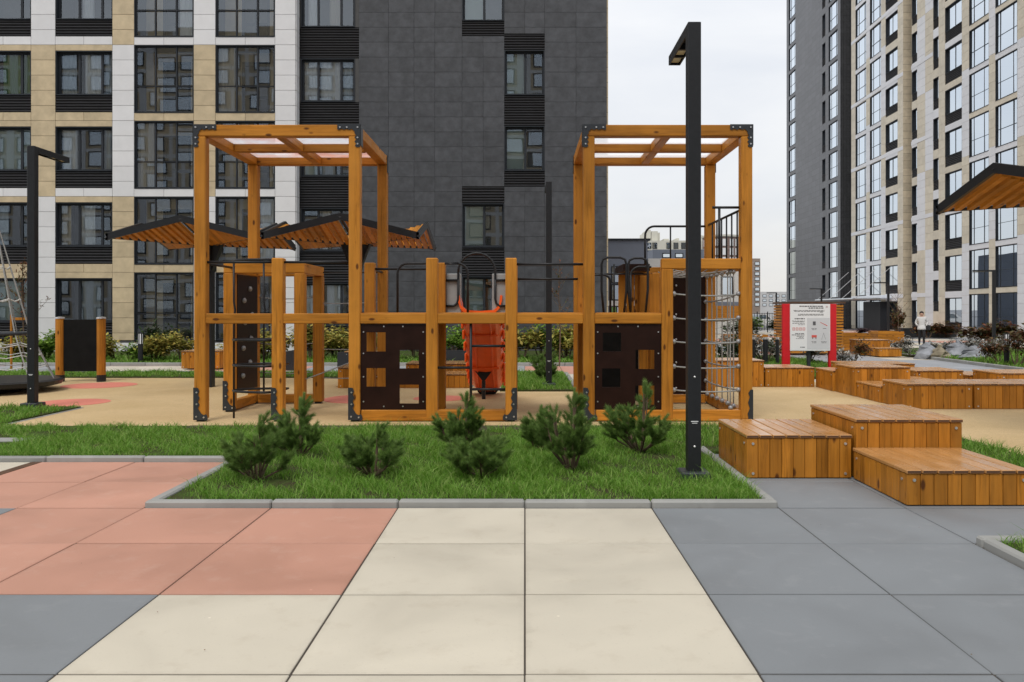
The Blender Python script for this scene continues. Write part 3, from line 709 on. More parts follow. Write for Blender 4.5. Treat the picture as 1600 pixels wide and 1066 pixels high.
# charcoal segment: cladding joints too fine to tell apart at this distance
bcol(1295,1309, 2.6, 2.62, 0, (.25,.8), (.42,), dark=True); bcol(1285,1290, 2.4, 1.6, .72, (), (), dark=True); bcol(1232.7,1243.2, 2.6, 2.62, 0, (.3,.8), (.42,), dark=True)
fb.wall.build('wall', m_grid('tower_wall', (.58,.51,.39), (.2,.16,.12), 1.3, .6), B)
dk = MB()
for a, b_ in ((1309,1313.5),(1290,1295),(1243.2,1285),(1229.3,1232.7)): dk.box(ub(a)+.0, ub(b_), -.03, 1.0, 0, TB)
for pa, pb, z0, h, st in ((1295,1309,2.6,2.62,3.0),(1232.7,1243.2,2.6,2.62,3.0)):
    for k in range(NB):
        zt = z0+k*st; dk.box(ub(pa), ub(pb), -.03, .30, zt+.003, min(TB, zt+st-h)-.003)
for k in range(NB):
    zt = 2.4+k*3; dk.box(ub(1285), ub(1290), -.03, .30, zt+.003, min(TB, zt+.68)-.003)
mdk = m_grid('tower_charcoal', (.13,.135,.148), (.05,.05,.055), 1.2, .6, .42)
dk.build('charcoal_wall', mdk, B)
en = MB(); en.box(ub(1313.5)-.3, ub(1313.5)+.0, -.025, 6, 0, TB); en.build('end_wall', M['darkc'], B)
MB().box(ub(1411.5)-.3, ub(1411.5)+.02, -.028, 4, 0, TB).build('end_wall', bpy.data.materials['tower_wall'], B)
MB().box(ub(1229.3), ub(1640)+12, 1.02, 15, 0, TB).build('core', M['room'], B)
MB().box(ub(1640), ub(1640)+12, 0, 1.0, 0, TB).build('near_wing', bpy.data.materials['tower_wall'], B)
# white string courses every second storey
for z in range(0, 5):
    zz = 3.0+z*6.0
    for pa, pb in ((1330.5,1411.5),(1424.4,1458.5)):
        MB().box(ub(pa), ub(pb), -.045, -.031, zz-.28, zz+.02).build('string_course', M['whiteb'], B)

# ---------------- block behind the camera: seen only as a reflection in the balcony glass
Cb = thing('courtyard_building', (-85, -65, 0), 'beige and white apartment block reflected in the balcony glass', 'building', rz=0)
MB().box(0, 115, -12, 0, 0, 46).build('wall', m_grid('reflected_cladding', (.50,.41,.28), (.68,.68,.68), 10.0, 3.3, .6, .3), Cb)
wm = MB().box(-1.5, 1.5, -.02, .04, -1.2, 1.2).mesh('window', M['frame']); gm = MB().add([(-1.3,.05,-1.0),(1.3,.05,-1.0),(1.3,.05,1.0),(-1.3,.05,1.0)], [(3,2,1,0)]).mesh('pane', M['glassb'])
for fl in range(13):
    for k in range(23):
        f = link('window', wm, Cb, (2.5+5*k, .0, 1.9+3.3*fl)); link('pane', gm, f)
for k in range(11): MB().box(10*k+4.4, 10*k+5.6, -.01, .12, 0, 46).build('white_pilaster', M['whitec'], Cb)

# ================================================================== play structure
PS = thing('play_structure', (0, 12.05, 0), 'large timber climbing frame with two open towers, bridge, rope net and orange slide', 'playground')
BX = [-4.71, -3.587, -2.47, -1.348, -.199, .931, 2.067, 3.216]; PW = .165; H2 = PW/2
YF, YM, YR = 12.13, 13.30, 14.47
def ps(name, b, m, smooth=False, par=None, **kw):
    o = b.build(name, m, par if par else PS, smooth=smooth, **kw)
    o.location = (0, -12.05, 0) if par is None else (0, 0, 0); return o
def post(x, y, z1, z0=.04, foot=True):
    ps('post', MB().cbox(x-H2, x+H2, y-H2, y+H2, z0, z1, .012), M['wz'])
    if foot: ps('post_foot', MB().box(x-.055, x+.055, y-.055, y+.055, -.01, z0+.002), M['steel'])
def beam_x(x0, x1, y, z0, z1, d=.14): return ps('beam', MB().cbox(x0, x1, y-d/2, y+d/2, z0, z1, .010), M['wx'])
def beam_y(x, y0, y1, z0, z1, d=.14): return ps('beam', MB().cbox(x-d/2, x+d/2, y0, y1, z0, z1, .010), M['wy'])
ZT0, ZT1 = 4.14, 4.307; ZU0, ZU1 = 2.216, 2.369; ZD0, ZD1 = 1.424, 1.572; ZB0, ZB1 = .015, .173; ZS = 2.378
for x in (BX[0], BX[2], BX[5], BX[7]):
    post(x, YF, ZT0); post(x, YR, ZT0)
for i in (1, 3, 4): post(BX[i], YF, ZS)
post(BX[6], YF, ZU0)
for i in (0, 1, 2, 3, 4, 5): post(BX[i], YM, ZS if i not in (0,1) else 2.21)
post(BX[6], YM, ZU0); post(BX[6], YR, ZU0); post(BX[1], YR, 2.21)
# tower roofs
for (xl, xr, sm) in ((BX[0], BX[2], 'poly'), (BX[5], BX[7], 'polyw')):
    xm = (xl+xr)/2
    for y in (YF, YR): ps('roof_beam', MB().cbox(xl-H2, xr+H2, y-H2+.002, y+H2-.002, ZT0+.001, ZT1, .010), M['wx'])
    for x in (xl, xr): ps('roof_beam', MB().cbox(x-H2+.003, x+H2-.003, YF+H2, YR-H2, ZT0+.004, ZT1-.003, .010), M['wy'])
    ps('roof_beam', MB().cbox(xl+H2, xr-H2, YM-.07, YM+.07, ZT0+.004, ZT1-.02, .010), M['wx'])
    ps('roof_beam', MB().cbox(xm-.07, xm+.07, YF+H2, YM-.07, ZT0+.006, ZT1-.022, .010), M['wy'])
    ps('roof_beam', MB().cbox(xm-.07, xm+.07, YM+.07, YR-H2, ZT0+.006, ZT1-.022, .010), M['wy'])
    for (a, b_) in ((xl+H2, xm-.072), (xm+.072, xr-H2)):
        for (c, d) in ((YF+H2, YM-.072), (YM+.072, YR-H2)):
            ps('roof_sheet', MB().box(a, b_, c, d, ZT1-.045, ZT1-.037), M[sm])
# steel corner plates: top corners and post feet
def scallop(pts_a):
    return pts_a
def top_plate(x, sgn, y):
    L_, w_ = .33, .075; p = [(0,0),(L_,0),(L_,-w_)]
    for k in range(3): p += [(L_-.03-.075*k, -w_-.006), (L_-.055-.075*k, -w_+.012)]
    p += [(w_+.03,-w_-.005),(w_+.002,-w_-.03)]
    for k in range(3): p += [(w_+.006,-.13-.06*k),(w_-.018,-.16-.06*k)]
    p += [(w_,-L_+.02),(w_-.02,-L_),(0,-L_)]
    pl = [(x+sgn*a, ZT1+.004+b_) for a, b_ in p]
    if sgn > 0: pl = pl[::-1]
    o = ps('corner_plate', MB().prism(pl, y-.012, y-.002), M['steel2'])
    bb = MB()
    for a, b_ in ((.035,-.04),(.19,-.04),(.29,-.04),(.035,-.19),(.035,-.28)): bb.tube([(x+sgn*a, y-.012, ZT1+b_), (x+sgn*a, y-.024, ZT1+b_)], .0125, 8)
    bo = bb.build('bolt', M['bolt'], o)
for xl, xr in ((BX[0],BX[2]),(BX[5],BX[7])):
    top_plate(xl-H2-.004, 1, YF-H2); top_plate(xr+H2+.004, -1, YF-H2)
    for x, y in ((xl-H2-.004, YF), (xr+H2+.004, YF), (xr+H2+.004, YR), (xl-H2-.004, YR)):
        sg = -1 if x < (xl+xr)/2 else 1
        ps('corner_plate', MB().box(min(x, x+sg*.009), max(x, x+sg*.009), y-.07 if y == YR else y-.08, y+.08, ZT1-.30, ZT1+.004), M['steel2'])
def foot_plate(x, sgn, y, z0=.03):
    w_ = .085; p = [(0,0),(.205,0),(.205,.05),(.185,.085),(.15,.07),(.115,.09),(w_+.005,.13),(w_-.02,.17),(w_+.004,.22),(w_-.02,.27),(w_+.004,.32),(w_-.018,.37),(w_,.42),(w_-.02,.465),(0,.47)]
    pl = [(x+sgn*a, z0+b_) for a, b_ in p]
    if sgn < 0: pl = pl[::-1]
    o = ps('foot_plate', MB().prism(pl, y-.014, y-.002), M['steel2'])
    bb = MB()
    for a, b_ in ((.045,.05),(.155,.04),(.05,.23),(.05,.40)): bb.tube([(x+sgn*a, y-.014, z0+b_), (x+sgn*a, y-.026, z0+b_)], .0125, 8)
    bb.build('bolt', M['bolt'], o)
for i in (0,1,2,5): foot_plate(BX[i]-H2-.004, 1, YF-H2)
foot_plate(BX[4]+H2+.004, -1, YF-H2); foot_plate(BX[0]-H2-.004, 1, YM-H2)
ps('foot_plate', MB().prism([(BX[7]+.025,.03),(BX[7]+H2+.006,.03),(BX[7]+H2+.006,.47),(BX[7]+.05,.47),(BX[7]+.02,.42),(BX[7]+.04,.36),(BX[7]+.015,.28),(BX[7]+.04,.2),(BX[7]+.01,.12)], YF-H2-.014, YF-H2-.002), M['steel2'])
# deck level beams
for i in range(6): beam_x(BX[i]+H2, BX[i+1]-H2, YF-.01, ZD0, ZD1, .13)
for i in range(2, 6): beam_x(BX[i]+H2, BX[i+1]-H2, YM, ZD0-.002, ZD1-.004, .13)
for i in (2, 3, 4, 5, 6): beam_y(BX[i], YF+H2, YM-H2, ZD0-.003, ZD1-.006, .12)
nb = 9
for i in range(2, 6):
    for k in range(nb):
        a = YF+.075+(YM-YF-.15)/nb*k; ps('deck_board', MB().cbox(BX[i]+(.062), BX[i+1]-.062, a+.004, a+(YM-YF-.15)/nb-.004, ZD1-.004, ZD1+.014, .005), M['wx'])
# ground beams
beam_x(BX[2]+.10, BX[4]-H2-.0, YF-.012, ZB0, ZB1, .13); ps('beam', MB().cbox(BX[5]+.10, BX[7]-H2, YF-.077, YF+.053, ZB0, ZB1, .01), M['wx'])
beam_y(BX[0]+.0, YM+H2, YR-H2, .02, .165, .13); beam_x(BX[0]+H2, BX[1]-H2, YR, .02, .165, .13)
beam_x(BX[6]+H2, BX[7]-H2, YR, .02, .165, .13); beam_y(BX[7], YF+H2, YR-H2, .02, .165, .13)
# frame of the climbing corner in the first tower
beam_x(BX[0]-H2, BX[1]+H2, YM, 2.212, 2.372, .15); beam_y(BX[1], YM+.076, YR+H2, 2.212, 2.372, .15); beam_y(BX[0]-.0, YM+.076, YR-H2, 2.212, 2.372, .15)
beam_x(BX[0]+H2, BX[1]-.076, YR, 2.212, 2.372, .14)
# upper deck in the second tower
beam_x(BX[6]-H2, BX[7]-H2, YF-.01, ZU0, ZU1, .14); beam_y(BX[7], YF+H2, YR-H2, ZU0, ZU1, .13); beam_x(BX[6]-H2, BX[7]-H2, YR, ZU0+.001, ZU1, .13)
ps('upper_deck_panel', MB().box(BX[6]-.5, BX[6]-.075, YM-.05, YR+.05, ZU0+.03, ZU1-.01), M['plate'])
for k in range(3): ps('board', MB().cbox(BX[6]-.44+.14*k, BX[6]-.31+.14*k, YR-.03, YR+.01, ZD1, ZU0+.03, .006), M['wz'])
# brown play panels with square windows
def zf(p): return pz(p, 12.06)
def xf(p): return px(p, 12.06)
def play_panel(i, holes):
    b = MB().holed(BX[i]+H2+.003, BX[i+1]-H2-.003, ZB1+.004, ZD0-.004, YF-.045, YF-.027, [(xf(a), xf(b_), zf(d), zf(c)) for a, b_, c, d in holes])
    o = ps('play_panel', b, M['plate']); sc = MB()
    xs = [BX[i]+H2+.045, BX[i]+H2+.34, BX[i+1]-H2-.34, BX[i+1]-H2-.045]
    for x in xs:
        for z in ((ZB1+.05, ZD0-.04) if x in xs[1:3] else (ZB1+.12, ZB1+.48, ZB1+.82, ZD0-.12)):
            sc.tube([(x, YF-.045, z), (x, YF-.053, z)], .011, 8)
    sc.build('screw', M['bolt'], o)
play_panel(2, [(572,602,519.5,549.5),(624,654,547,576),(572,602,575.5,604.5),(624,654,601.5,631)])
play_panel(5, [(942,971,520,549.5),(993.5,1023,547,577),(941,970,576,605.5),(993,1023,603,633)])
ps('rear_panel', MB().box(BX[5]+H2, BX[6]-.095, YR-.02, YR, .05, 1.40), M['black'])
wall_c = MB().box(BX[0]+.068, BX[0]+.088, YM+H2+.003, YR-H2-.003, .30, 2.20); cw = ps('climbing_wall', wall_c, M['plate'])
for k, (y, z) in enumerate(((13.6,.55),(13.95,.75),(13.62,1.0),(14.0,1.15),(13.7,1.42),(14.05,1.55),(13.66,1.78),(13.95,1.98))):
    h_ = MB().ball((BX[0]+.10, y, z), .045, 8); h_.v = [(BX[0]+.085+(v[0]-BX[0]-.10)*.8+.02, y+(v[1]-y)*1.3, v[2]) for v in h_.v]; h_.build('climbing_hold', M['greyplastic'], cw, smooth=True)
cw2 = ps('climbing_wall', MB().box(BX[6]+H2+.003, BX[7]-H2-.003, YR-.06, YR-.04, .17, 2.20), M['plate'])
sc = MB()
for x in (2.25, 2.62, 3.02):
    for z in (.28, .72, 1.12, 1.55, 2.05): sc.ball((x, YR-.066, z), .018, 8)
sc.build('screw', M['bolt'], cw2)
# tubes
def rail(pts, r=.019, name='rail', n=10): return ps(name, MB().tube(pts, r, n), M['steel'], smooth=True)
def arc(c, r, a0, a1, ax, n=7): # arc in a vertical plane; ax 'x' or 'y'
    o = []
    for k in range(n+1):
        a = R(a0+(a1-a0)*k/n); d = r*math.cos(a)
        o.append((c[0]+d, c[1], c[2]+r*math.sin(a)) if ax == 'x' else (c[0], c[1]+d, c[2]+r*math.sin(a)))
    return o
rail([(BX[0]+H2,YF,2.32),(BX[1]-H2,YF,2.32)]); rail([(BX[1]+H2,YF,2.32),(BX[2]-H2,YF,2.32)])
rail([(BX[0]+.05,YF+H2,2.30),(BX[0]+.05,YM-H2,2.30)])
rail([(BX[1]+H2,YR,2.28),(BX[2]-H2,YR,2.28)], .012); rail([(BX[2]+H2,YM,2.28),(BX[3]-H2,YM,2.28)])
rail([(BX[2],YM+H2,2.28),(BX[2],YR-H2,2.28)])
for sg, xe in ((-1,-2.01),(1,-.90)):      # handrail hoops beside the middle post
    rail([(BX[3]+sg*H2,YM-.16,2.36)]+[(BX[3]+sg*.3,YM-.16,2.36)]+arc((xe-sg*.16,YM-.16,2.20),.16,90 if sg>0 else 90,0 if sg>0 else 180,'x')+[(xe,YM-.16,ZD1-.02)])
# slide entrance
for a, b_ in ((-1.262,-1.02),(-.526,-.285)):
    ps('guard_panel', MB().cbox(a, b_, YM+.06, YM+.085, ZD1, 2.21, .012), M['greyplastic'])
XS = -.77
rail([(-1.26,YM+.03,2.10),(-1.075,YM+.03,2.10)]+[(-1.066,YM+.03,2.12),(-1.066,YM+.03,2.24)]+arc((XS,YM+.03,2.24),.296,180,0,'x',14)+[(-.474,YM+.03,2.12),(-.465,YM+.03,2.10),(-.285,YM+.03,2.10)])
for sg, xo in ((-1,-1.262),(1,-.285)):
    xi = XS+sg*.296; rail([(xi,YM+.03,2.20),(xi,YM+.03,1.80)]+[(xi+sg*.02,YM+.03,1.73),(xi+sg*.07,YM+.03,1.69),(xo,YM+.03,1.69)])
# slide
def slide():
    prof = []
    for k in range(25):
        s_ = k/24; y = YM+.02+s_*2.95
        z = 1.60-.02*s_ if s_ < .08 else 1.598-(1.598-.14)*(1/(1+math.exp(-(s_-.5)*6.2))-.07)/(.93-.07)
        z = max(.13, min(1.60, z)); prof.append((y, z))
    outer = [(-.36,.26),(-.355,.17),(-.315,.05),(-.23,-.035),(-.12,-.07),(0,-.08),(.12,-.07),(.23,-.035),(.315,.05),(.355,.17),(.36,.26)]
    inner = [(.325,.26),(.305,.10),(.22,.025),(0,.01),(-.22,.025),(-.305,.10),(-.325,.26)]
    sec = outer+inner; n = len(sec); V = []; F = []
    for k, (y, z) in enumerate(prof):
        ns = 1.0-.10*(k/24); up = .55+.45*min(1, k/4)
        V += [(XS+.05+x*ns, y, z+(dz if dz < .06 else dz*1.0)) for x, dz in sec]
    for k in range(24):
        for i in range(n): F.append((k*n+i, (k+1)*n+i, (k+1)*n+(i+1)%n, k*n+(i+1)%n))
    F += [tuple(range(n)), tuple(range(25*n-1, 24*n-1, -1))]
    o = ps('slide', MB().add(V, F), M['slide'], smooth=False)
    rb = MB()
    for k in range(2, 24, 2):
        y, z = prof[k]; ns = 1.0-.10*(k/24)
        for sg in (-1, 1): rb.cbox(XS+.05+sg*.365*ns-.022, XS+.05+sg*.365*ns+.022, y-.05, y+.05, z+.03, z+.20, .015)
        if k % 6 == 2: rb.cbox(XS+.05-.26, XS+.05+.26, y-.025, y+.025, z-.10, z-.06, .01)
    for dx in (-.14, .14):
        rb.tube([(XS+.05+dx, y, z-.065) for y, z in prof[1:]], .02, 6)
    rb.build('stiffening_rib', M['slide'], o)
    y, z = prof[15]
    sp = MB(); sp.tube([(XS+.02, y, 0), (XS+.02, y, z-.22)], .035, 10); sp.prism([(XS-.0,z-.22),(XS+.04,z-.22),(XS+.17,z-.045),(XS-.13,z-.045)], y-.03, y+.03)
    sp.build('support_leg', M['steel'], o)
    y, z = prof[23]
    sp = MB(); sp.prism([(XS+.05+.2*math.cos(a), z-.03+.13*math.sin(a)) for a in [math.pi+math.pi*k/10 for k in range(11)]], y-.12, y)
    sp.build('foot_bow', M['steel'], o)
slide()
# pole with side steps below the deck
rail([(-.785,YF-.02,0),(-.785,YF-.02,ZD0)], .020, 'climbing_pole')
rail([(-.785,YF-.02,zf(541)),(BX[4]-H2,YF-.02,zf(541))]); rail([(-.785,YF-.02,zf(609)),(BX[4]-H2,YF-.02,zf(609))]); rail([(BX[3]+H2,YF-.02,zf(575)),(-.785,YF-.02,zf(575))])
# rails of the bridge
rail([(BX[4]+H2,YF,2.29),(BX[5]-H2,YF,2.29)]); rail([(BX[4]+H2,YM,2.12),(BX[5]-H2,YM,2.12)])
# curved ladder cage
cx, cy, cr_ = BX[1]-.10, 12.46, .67
for ang in (180, 118, 95):
    x, y = cx+cr_*math.cos(R(ang)), cy+cr_*math.sin(R(ang))*.5
    rail([(x,y,0 if ang == 180 else .35),(x,y,1.50),(x+.02,y,1.62),(x,y,1.75),(x,y,2.36)], .016, 'ladder_upright')
for z in (.42, .80, 1.18, 2.36):
    rail([(cx+cr_*math.cos(R(a)), cy+cr_*math.sin(R(a))*.5, z) for a in range(92, 265, 12)]+[(BX[1]-H2,YF+.06,z)], .018, 'ladder_rung')
    rail([(cx, cy+.335, z), (BX[1]-.05, cy+.335, z), (BX[1]-.05, YF+H2, z)], .016, 'ladder_rung')
# hoops in the entrance of the second tower
def hoop(x0, x1, y, zt, bulge=.03, r=.018):
    rail([(x0+bulge*1.2,y,ZD1-.02),(x0,y,ZD1+.35),(x0,y,zt-.10),(x0+.02,y,zt-.03),(x0+.09,y,zt),(x1-.09,y,zt),(x1-.02,y,zt-.03),(x1,y,zt-.10),(x1,y,ZD1+.35),(x1-bulge*1.2,y,ZD1-.02)], r, 'hoop')
hoop(1.165, 1.54, 12.62, 2.42); hoop(1.57, 1.865, 12.62, 2.41)
rail([(1.40,13.05,ZD1-.02),(1.40,13.05,2.34)], .015, 'hoop'); rail([(1.66,13.05,ZD1-.02),(1.66,13.05,2.16)]+arc((1.80,13.05,2.16),.14,180,90,'x')+[(BX[6]-H2,13.05,2.30)], .018, 'hoop')
rail([(BX[5]+H2,13.15,2.18),(1.24,13.15,2.18)]+arc((1.24,13.15,2.07),.11,90,0,'x')+[(1.35,13.15,ZD1-.02)], .018, 'hoop')
rail([(BX[5]+H2,YM,2.20),(BX[6]-H2,YM,2.20)], .014)
# upper railing
ZR = 3.10
rail([(2.74,YF+.02,ZR+.02),(BX[7]-H2,YF+.02,ZR+.02)]); rail([(2.84,YF+.02,ZU1-.02),(2.84,YF+.02,ZR+.02)])
rail([(BX[7]-.03,YF+H2,ZR),(BX[7]-.03,YR-H2,ZR)])
for k in range(6):
    y = YF+.35+k*.33; rail([(BX[7]-.03,y,ZU1-.02),(BX[7]-.03,y,ZR)], .013, 'baluster')
rail([(2.09,YR-.02,ZU1-.02),(2.09,YR-.02,ZR-.18)]+arc((2.25,YR-.02,ZR-.18),.16,180,90,'x')+[(BX[7]-H2,YR-.02,ZR-.02)])
rail([(2.53,YR-.02,ZU1-.02),(2.53,YR-.02,ZR-.02)], .014, 'baluster')
# rope nets
def rope(pts, sag=0.0, r=.011, name='rope'):
    a, b_ = Vector(pts[0]), Vector(pts[1]); o = []
    for k in range(9):
        s_ = k/8; p = a.lerp(b_, s_); p.z -= sag*4*s_*(1-s_); o.append(p)
    return ps(name, MB().tube(o, r, 6), M['rope'], smooth=True)
def ball(p, r=.038): return ps('rope_connector', MB().ball(p, r, 10), M['ropeball'], smooth=True)
for zpx in (459, 497, 534, 573, 610):
    z = zf(zpx); rope([(BX[6]+H2,YF,z),(BX[7]-H2,YF,z-.01)], .025); ball((BX[6]+H2+.02,YF-.01,z)); ball((BX[7]-H2-.02,YF-.01,z))
    zr = z-.10+.06*random.random(); rope([(BX[7]-.09,YF+.03,z),(BX[7]-.09,YR-H2,zr)], .03); ball((BX[7]-.09,YR-H2-.02,zr))
    for k in range(5): ball((BX[7]-.09, YF+.35+k*.36, z+(zr-z)*(.35+k*.36)/2.2-.025), .020)
for k in range(6):
    y = YF+.33+k*.36; rope([(BX[7]-.09,y,ZU0),(BX[7]-.09,y,.17)], 0, .010); ball((BX[7]-.09,y,.19), .036); ball((BX[7]-.09,y,ZU0-.02), .036)
rope([(BX[7]-.22,YF,ZU0),(BX[7]-.22,YF,.17)], 0, .010); ball((BX[7]-.22,YF-.02,.20), .036); ball((BX[7]-.22,YF,ZU0-.03), .038)
for k in range(6):
    x = BX[6]+.16+k*.16; rope([(x,YF+.07,ZU0+.02),(x,YR-.07,ZU0+.02)], .06, .009)
    y = YF+.3+k*.33; rope([(BX[6]+.08,y,ZU0+.02),(BX[7]-.08,y,ZU0+.02)], .06, .009)
for z in (.45, .95, 1.75): rope([(BX[1],YR,z),(BX[2]-H2,YR,z+.02)], .02, .008); rope([(BX[0]+H2,YR,z+.1),(BX[1]-H2,YR,z+.1)], .03, .008)
rope([(BX[1]+H2,YM,.52),(BX[2]-H2,YR+2.2,.98)], .02, .010)

# ================================================================== timber benches (boxes of planks)
def top_plank_mesh(p3, D_):
    b = MB().cbox(.0035, p3-.0035, -.012, D_+.012, -.032, 0, .006)
    for i in (2, 3): b.m[i] = 1                 # both end faces take the darker board colour
    for i in (10, 11, 12, 13): b.m[i] = 0
    return b.mesh('top_plank', [M['topwood'], M['topend']])
BG = 'timber bench boxes'
def bench(x0, x1, y0, y1, h, label, ends=True, pitch=.118):
    o = thing('timber_bench', (x0, y0, 0), label, 'bench', BG); W_, D_ = x1-x0, y1-y0
    MB().box(.03, W_-.03, .03, D_-.03, .0, h-.055).build('carcass', M['topend'], o)
    n = max(2, round(W_/pitch)); p = W_/n
    fm = cached(('bf', round(p,4), h), lambda: MB().cbox(.002, p-.002, 0, .028, .008, h-.036, .004).mesh('front_plank', M['bz']))
    for k in range(n):
        link('front_plank', fm, o, (k*p, random.uniform(-.001,.001), 0)); link('back_plank', fm, o, (k*p, D_-.028, 0))
    m = max(2, round(D_/pitch)); p2 = (D_-.058)/m
    sm = cached(('bs', round(p2,4), h), lambda: MB().cbox(0, .028, .002, p2-.002, .008, h-.037, .004).mesh('side_plank', M['bz']))
    for k in range(m):
        link('side_plank', sm, o, (0, .029+k*p2, 0)); link('side_plank', sm, o, (W_-.028, .029+k*p2, 0))
    nt_ = max(2, round(W_/.125)); p3 = (W_+.016)/nt_
    tm = cached(('bt', round(p3,4), round(D_,3)), lambda: top_plank_mesh(p3, D_))
    for k in range(nt_): link('top_plank', tm, o, (-.008+k*p3, 0, h+random.uniform(-.0015,.0015)))
    bb = MB()
    for x in (.06, W_-.06):
        for z in ((.05, h-.085) if h > .35 else (h-.085,)): bb.tube([(x,.0,z),(x,-.010,z)], .0135, 8)
    for y in (.08, D_-.08): bb.tube([(0,y,h-.09),(-.009,y,h-.09)], .0125, 8)
    bb.build('bolt', M['bolt'], o); return o
bench(2.125, 3.130, 7.97, 9.13, .42, 'medium timber bench box beside the grass bed, nearest the tall lamp post')
bench(3.170, 4.190, 7.97, 9.22, .57, 'tallest of the three near timber boxes, behind the low step')
bench(3.140, 4.160, 6.84, 7.95, .30, 'low wide timber step box in front of the tallest near bench box')
bench(6.24, 7.32, 13.6, 14.52, .42, 'timber bench box at the front corner of the far bench row on the sand surface')
bench(7.36, 8.40, 13.62, 14.54, .42, 'second timber bench box from the corner in the front of the far row')
bench(8.44, 9.48, 13.62, 14.54, .42, 'timber bench box cut by the picture edge in the far row front')
bench(6.22, 7.26, 14.54, 15.60, .30, 'low timber step box between the corner bench and the tall one of the far row')
bench(6.20, 7.24, 15.62, 16.62, .56, 'tall timber box in the middle of the far bench row')
bench(6.16, 7.20, 16.64, 17.62, .42, 'timber bench box behind the tall one, closest to the red sign post')
bench(5.09, 6.13, 17.6, 18.6, .42, 'timber bench box facing the tower in front of the red information sign')
bench(4.04, 5.06, 17.6, 18.6, .57, 'tall timber box seen through the rope net of the climbing tower')
bench(7.32, 8.86, 18.9, 19.9, .42, 'long timber bench box behind the tall far one by the cream path')
bench(7.86, 8.80, 16.7, 17.7, .42, 'timber bench box inside the far group between step and path')
bench(7.30, 7.84, 15.7, 16.68, .30, 'small low timber step inside the far bench group')
bench(9.15, 10.2, 16.0, 17.0, .42, 'timber bench box at the outer side of the far group by the grey path')
bench(9.12, 10.15, 17.05, 18.1, .30, 'low timber step behind the outer far bench box')
bench(-2.62, -1.13, 17.35, 18.3, .30, 'low timber bench step behind the climbing frame beside the slide')
bench(-2.62, -1.13, 18.32, 19.3, .46, 'raised timber bench behind the low step beside the slide')
bench(-3.90, -2.95, 17.35, 18.3, .44, 'timber box behind the first brown panel on the playground surface')
bench(-9.62, -8.55, 23.3, 24.2, .50, 'timber box on the far path beside the first canopy column')
bench(-5.2, -4.3, 24.0, 24.8, .45, 'timber box on the far path seen between the tower posts')

# ================================================================== lamps
def tall_lamp(x, y, label, w_=.125, h=4.35, arm=.95, ry=0, grp='tall courtyard lamps'):
    o = thing('lamp_post', (x, y, 0), label, 'lamp post', grp, ry); a = w_/2
    MB().cbox(-.14, .14, -.14, .14, 0, .085, .012).build('base_plate', M['steel2'], o)
    MB().cbox(-a, a, -a, a, .03, h, .006).build('pole', M['steel'], o)
    am = MB(); t_ = .10; y1 = a+arm
    am.cbox(-a+.001, a-.001, a, y1, h-.045, h-.001, .004); am.box(-a+.001, -a+.012, a, y1-.003, h-t_, h-.045); am.box(a-.012, a-.001, a, y1-.003, h-t_, h-.045)
    am.box(-a+.012, a-.012, y1-.02, y1-.003, h-t_, h-.045); am.box(-a+.012, a-.012, a+arm*.42, a+arm*.46, h-t_, h-.045); am.box(-a+.012, a-.012, a+arm*.69, a+arm*.72, h-t_, h-.045)
    ao = am.build('arm', M['steel'], o)
    for c, d in ((.48,.67),(.74,.95)): MB().box(-a+.022, a-.022, a+arm*c, a+arm*d, h-.082, h-.07).build('lens', M['led'], ao)
    tg = MB(); tg.box(-.035, .035, -a-.0015, -a, .555, .562); tg.box(-.025, .025, -a-.0015, -a, .54, .545); tg.build('maker_plate', M['white'], o)
    bb = MB()
    for z in (.32, .98): bb.ball((0,-a,z), .012, 8)
    bb.build('bolt', M['bolt'], o); return o
tall_lamp(1.61, 7.95, 'tall black square lamp post standing in the grass bed of pines')
tall_lamp(-8.19, 13.85, 'tall black lamp post in the grass beside the rope carousel')
tall_lamp(.51, 17.65, 'tall black lamp post on the grass square behind the bridge')
def small_lamp(x, y, label):
    o = thing('lamp_post', (x, y, 0), label, 'lamp post', 'slim courtyard lamps')
    MB().cbox(-.055,.055,-.055,.055,0,3.3,.005).build('pole', M['steel'], o); MB().cbox(-.86,-.055,-.05,.05,3.23,3.298,.005).build('arm', M['steel'], o)
    MB().box(-.84,-.4,-.035,.035,3.222,3.23).build('lens', M['led'], o)
small_lamp(px(1388,48), 48, 'slim black lamp before the doorway of the tower block')
small_lamp(px(1553,34), 34, 'slim black lamp behind the quarry rocks')
small_lamp(px(1283.5,61), 61, 'slim black lamp rising behind the red information sign')
small_lamp(px(1213,74), 74, 'slim black lamp far off beside the end of the tower block')
def bollard(x, y, label, h=.95, r=.075):
    o = thing('bollard_light', (x, y, 0), label, 'bollard light', 'bollard lights')
    MB().tube([(0,0,0),(0,0,h*.64)], r, 14).build('post', M['steel'], o, smooth=False)
    hd = MB(); hd.tube([(0,0,h*.64),(0,0,h*.97)], r*.9, 14); hd.build('diffuser', M['white'], o)
    rb = MB()
    for k in range(6): a = R(60*k+20); rb.box(r*.92*math.cos(a)-.012, r*.92*math.cos(a)+.012, r*.92*math.sin(a)-.012, r*.92*math.sin(a)+.012, h*.64, h*.97)
    rb.tube([(0,0,h*.97),(0,0,h)], r, 14); rb.build('cage', M['steel'], o)
bollard(px(219.5,25.6), 25.6, 'black bollard light before the shrubs by the beige wall')
bollard(px(1573,25), 25, 'bollard light among the shrubs beside the quarry rocks', .95)
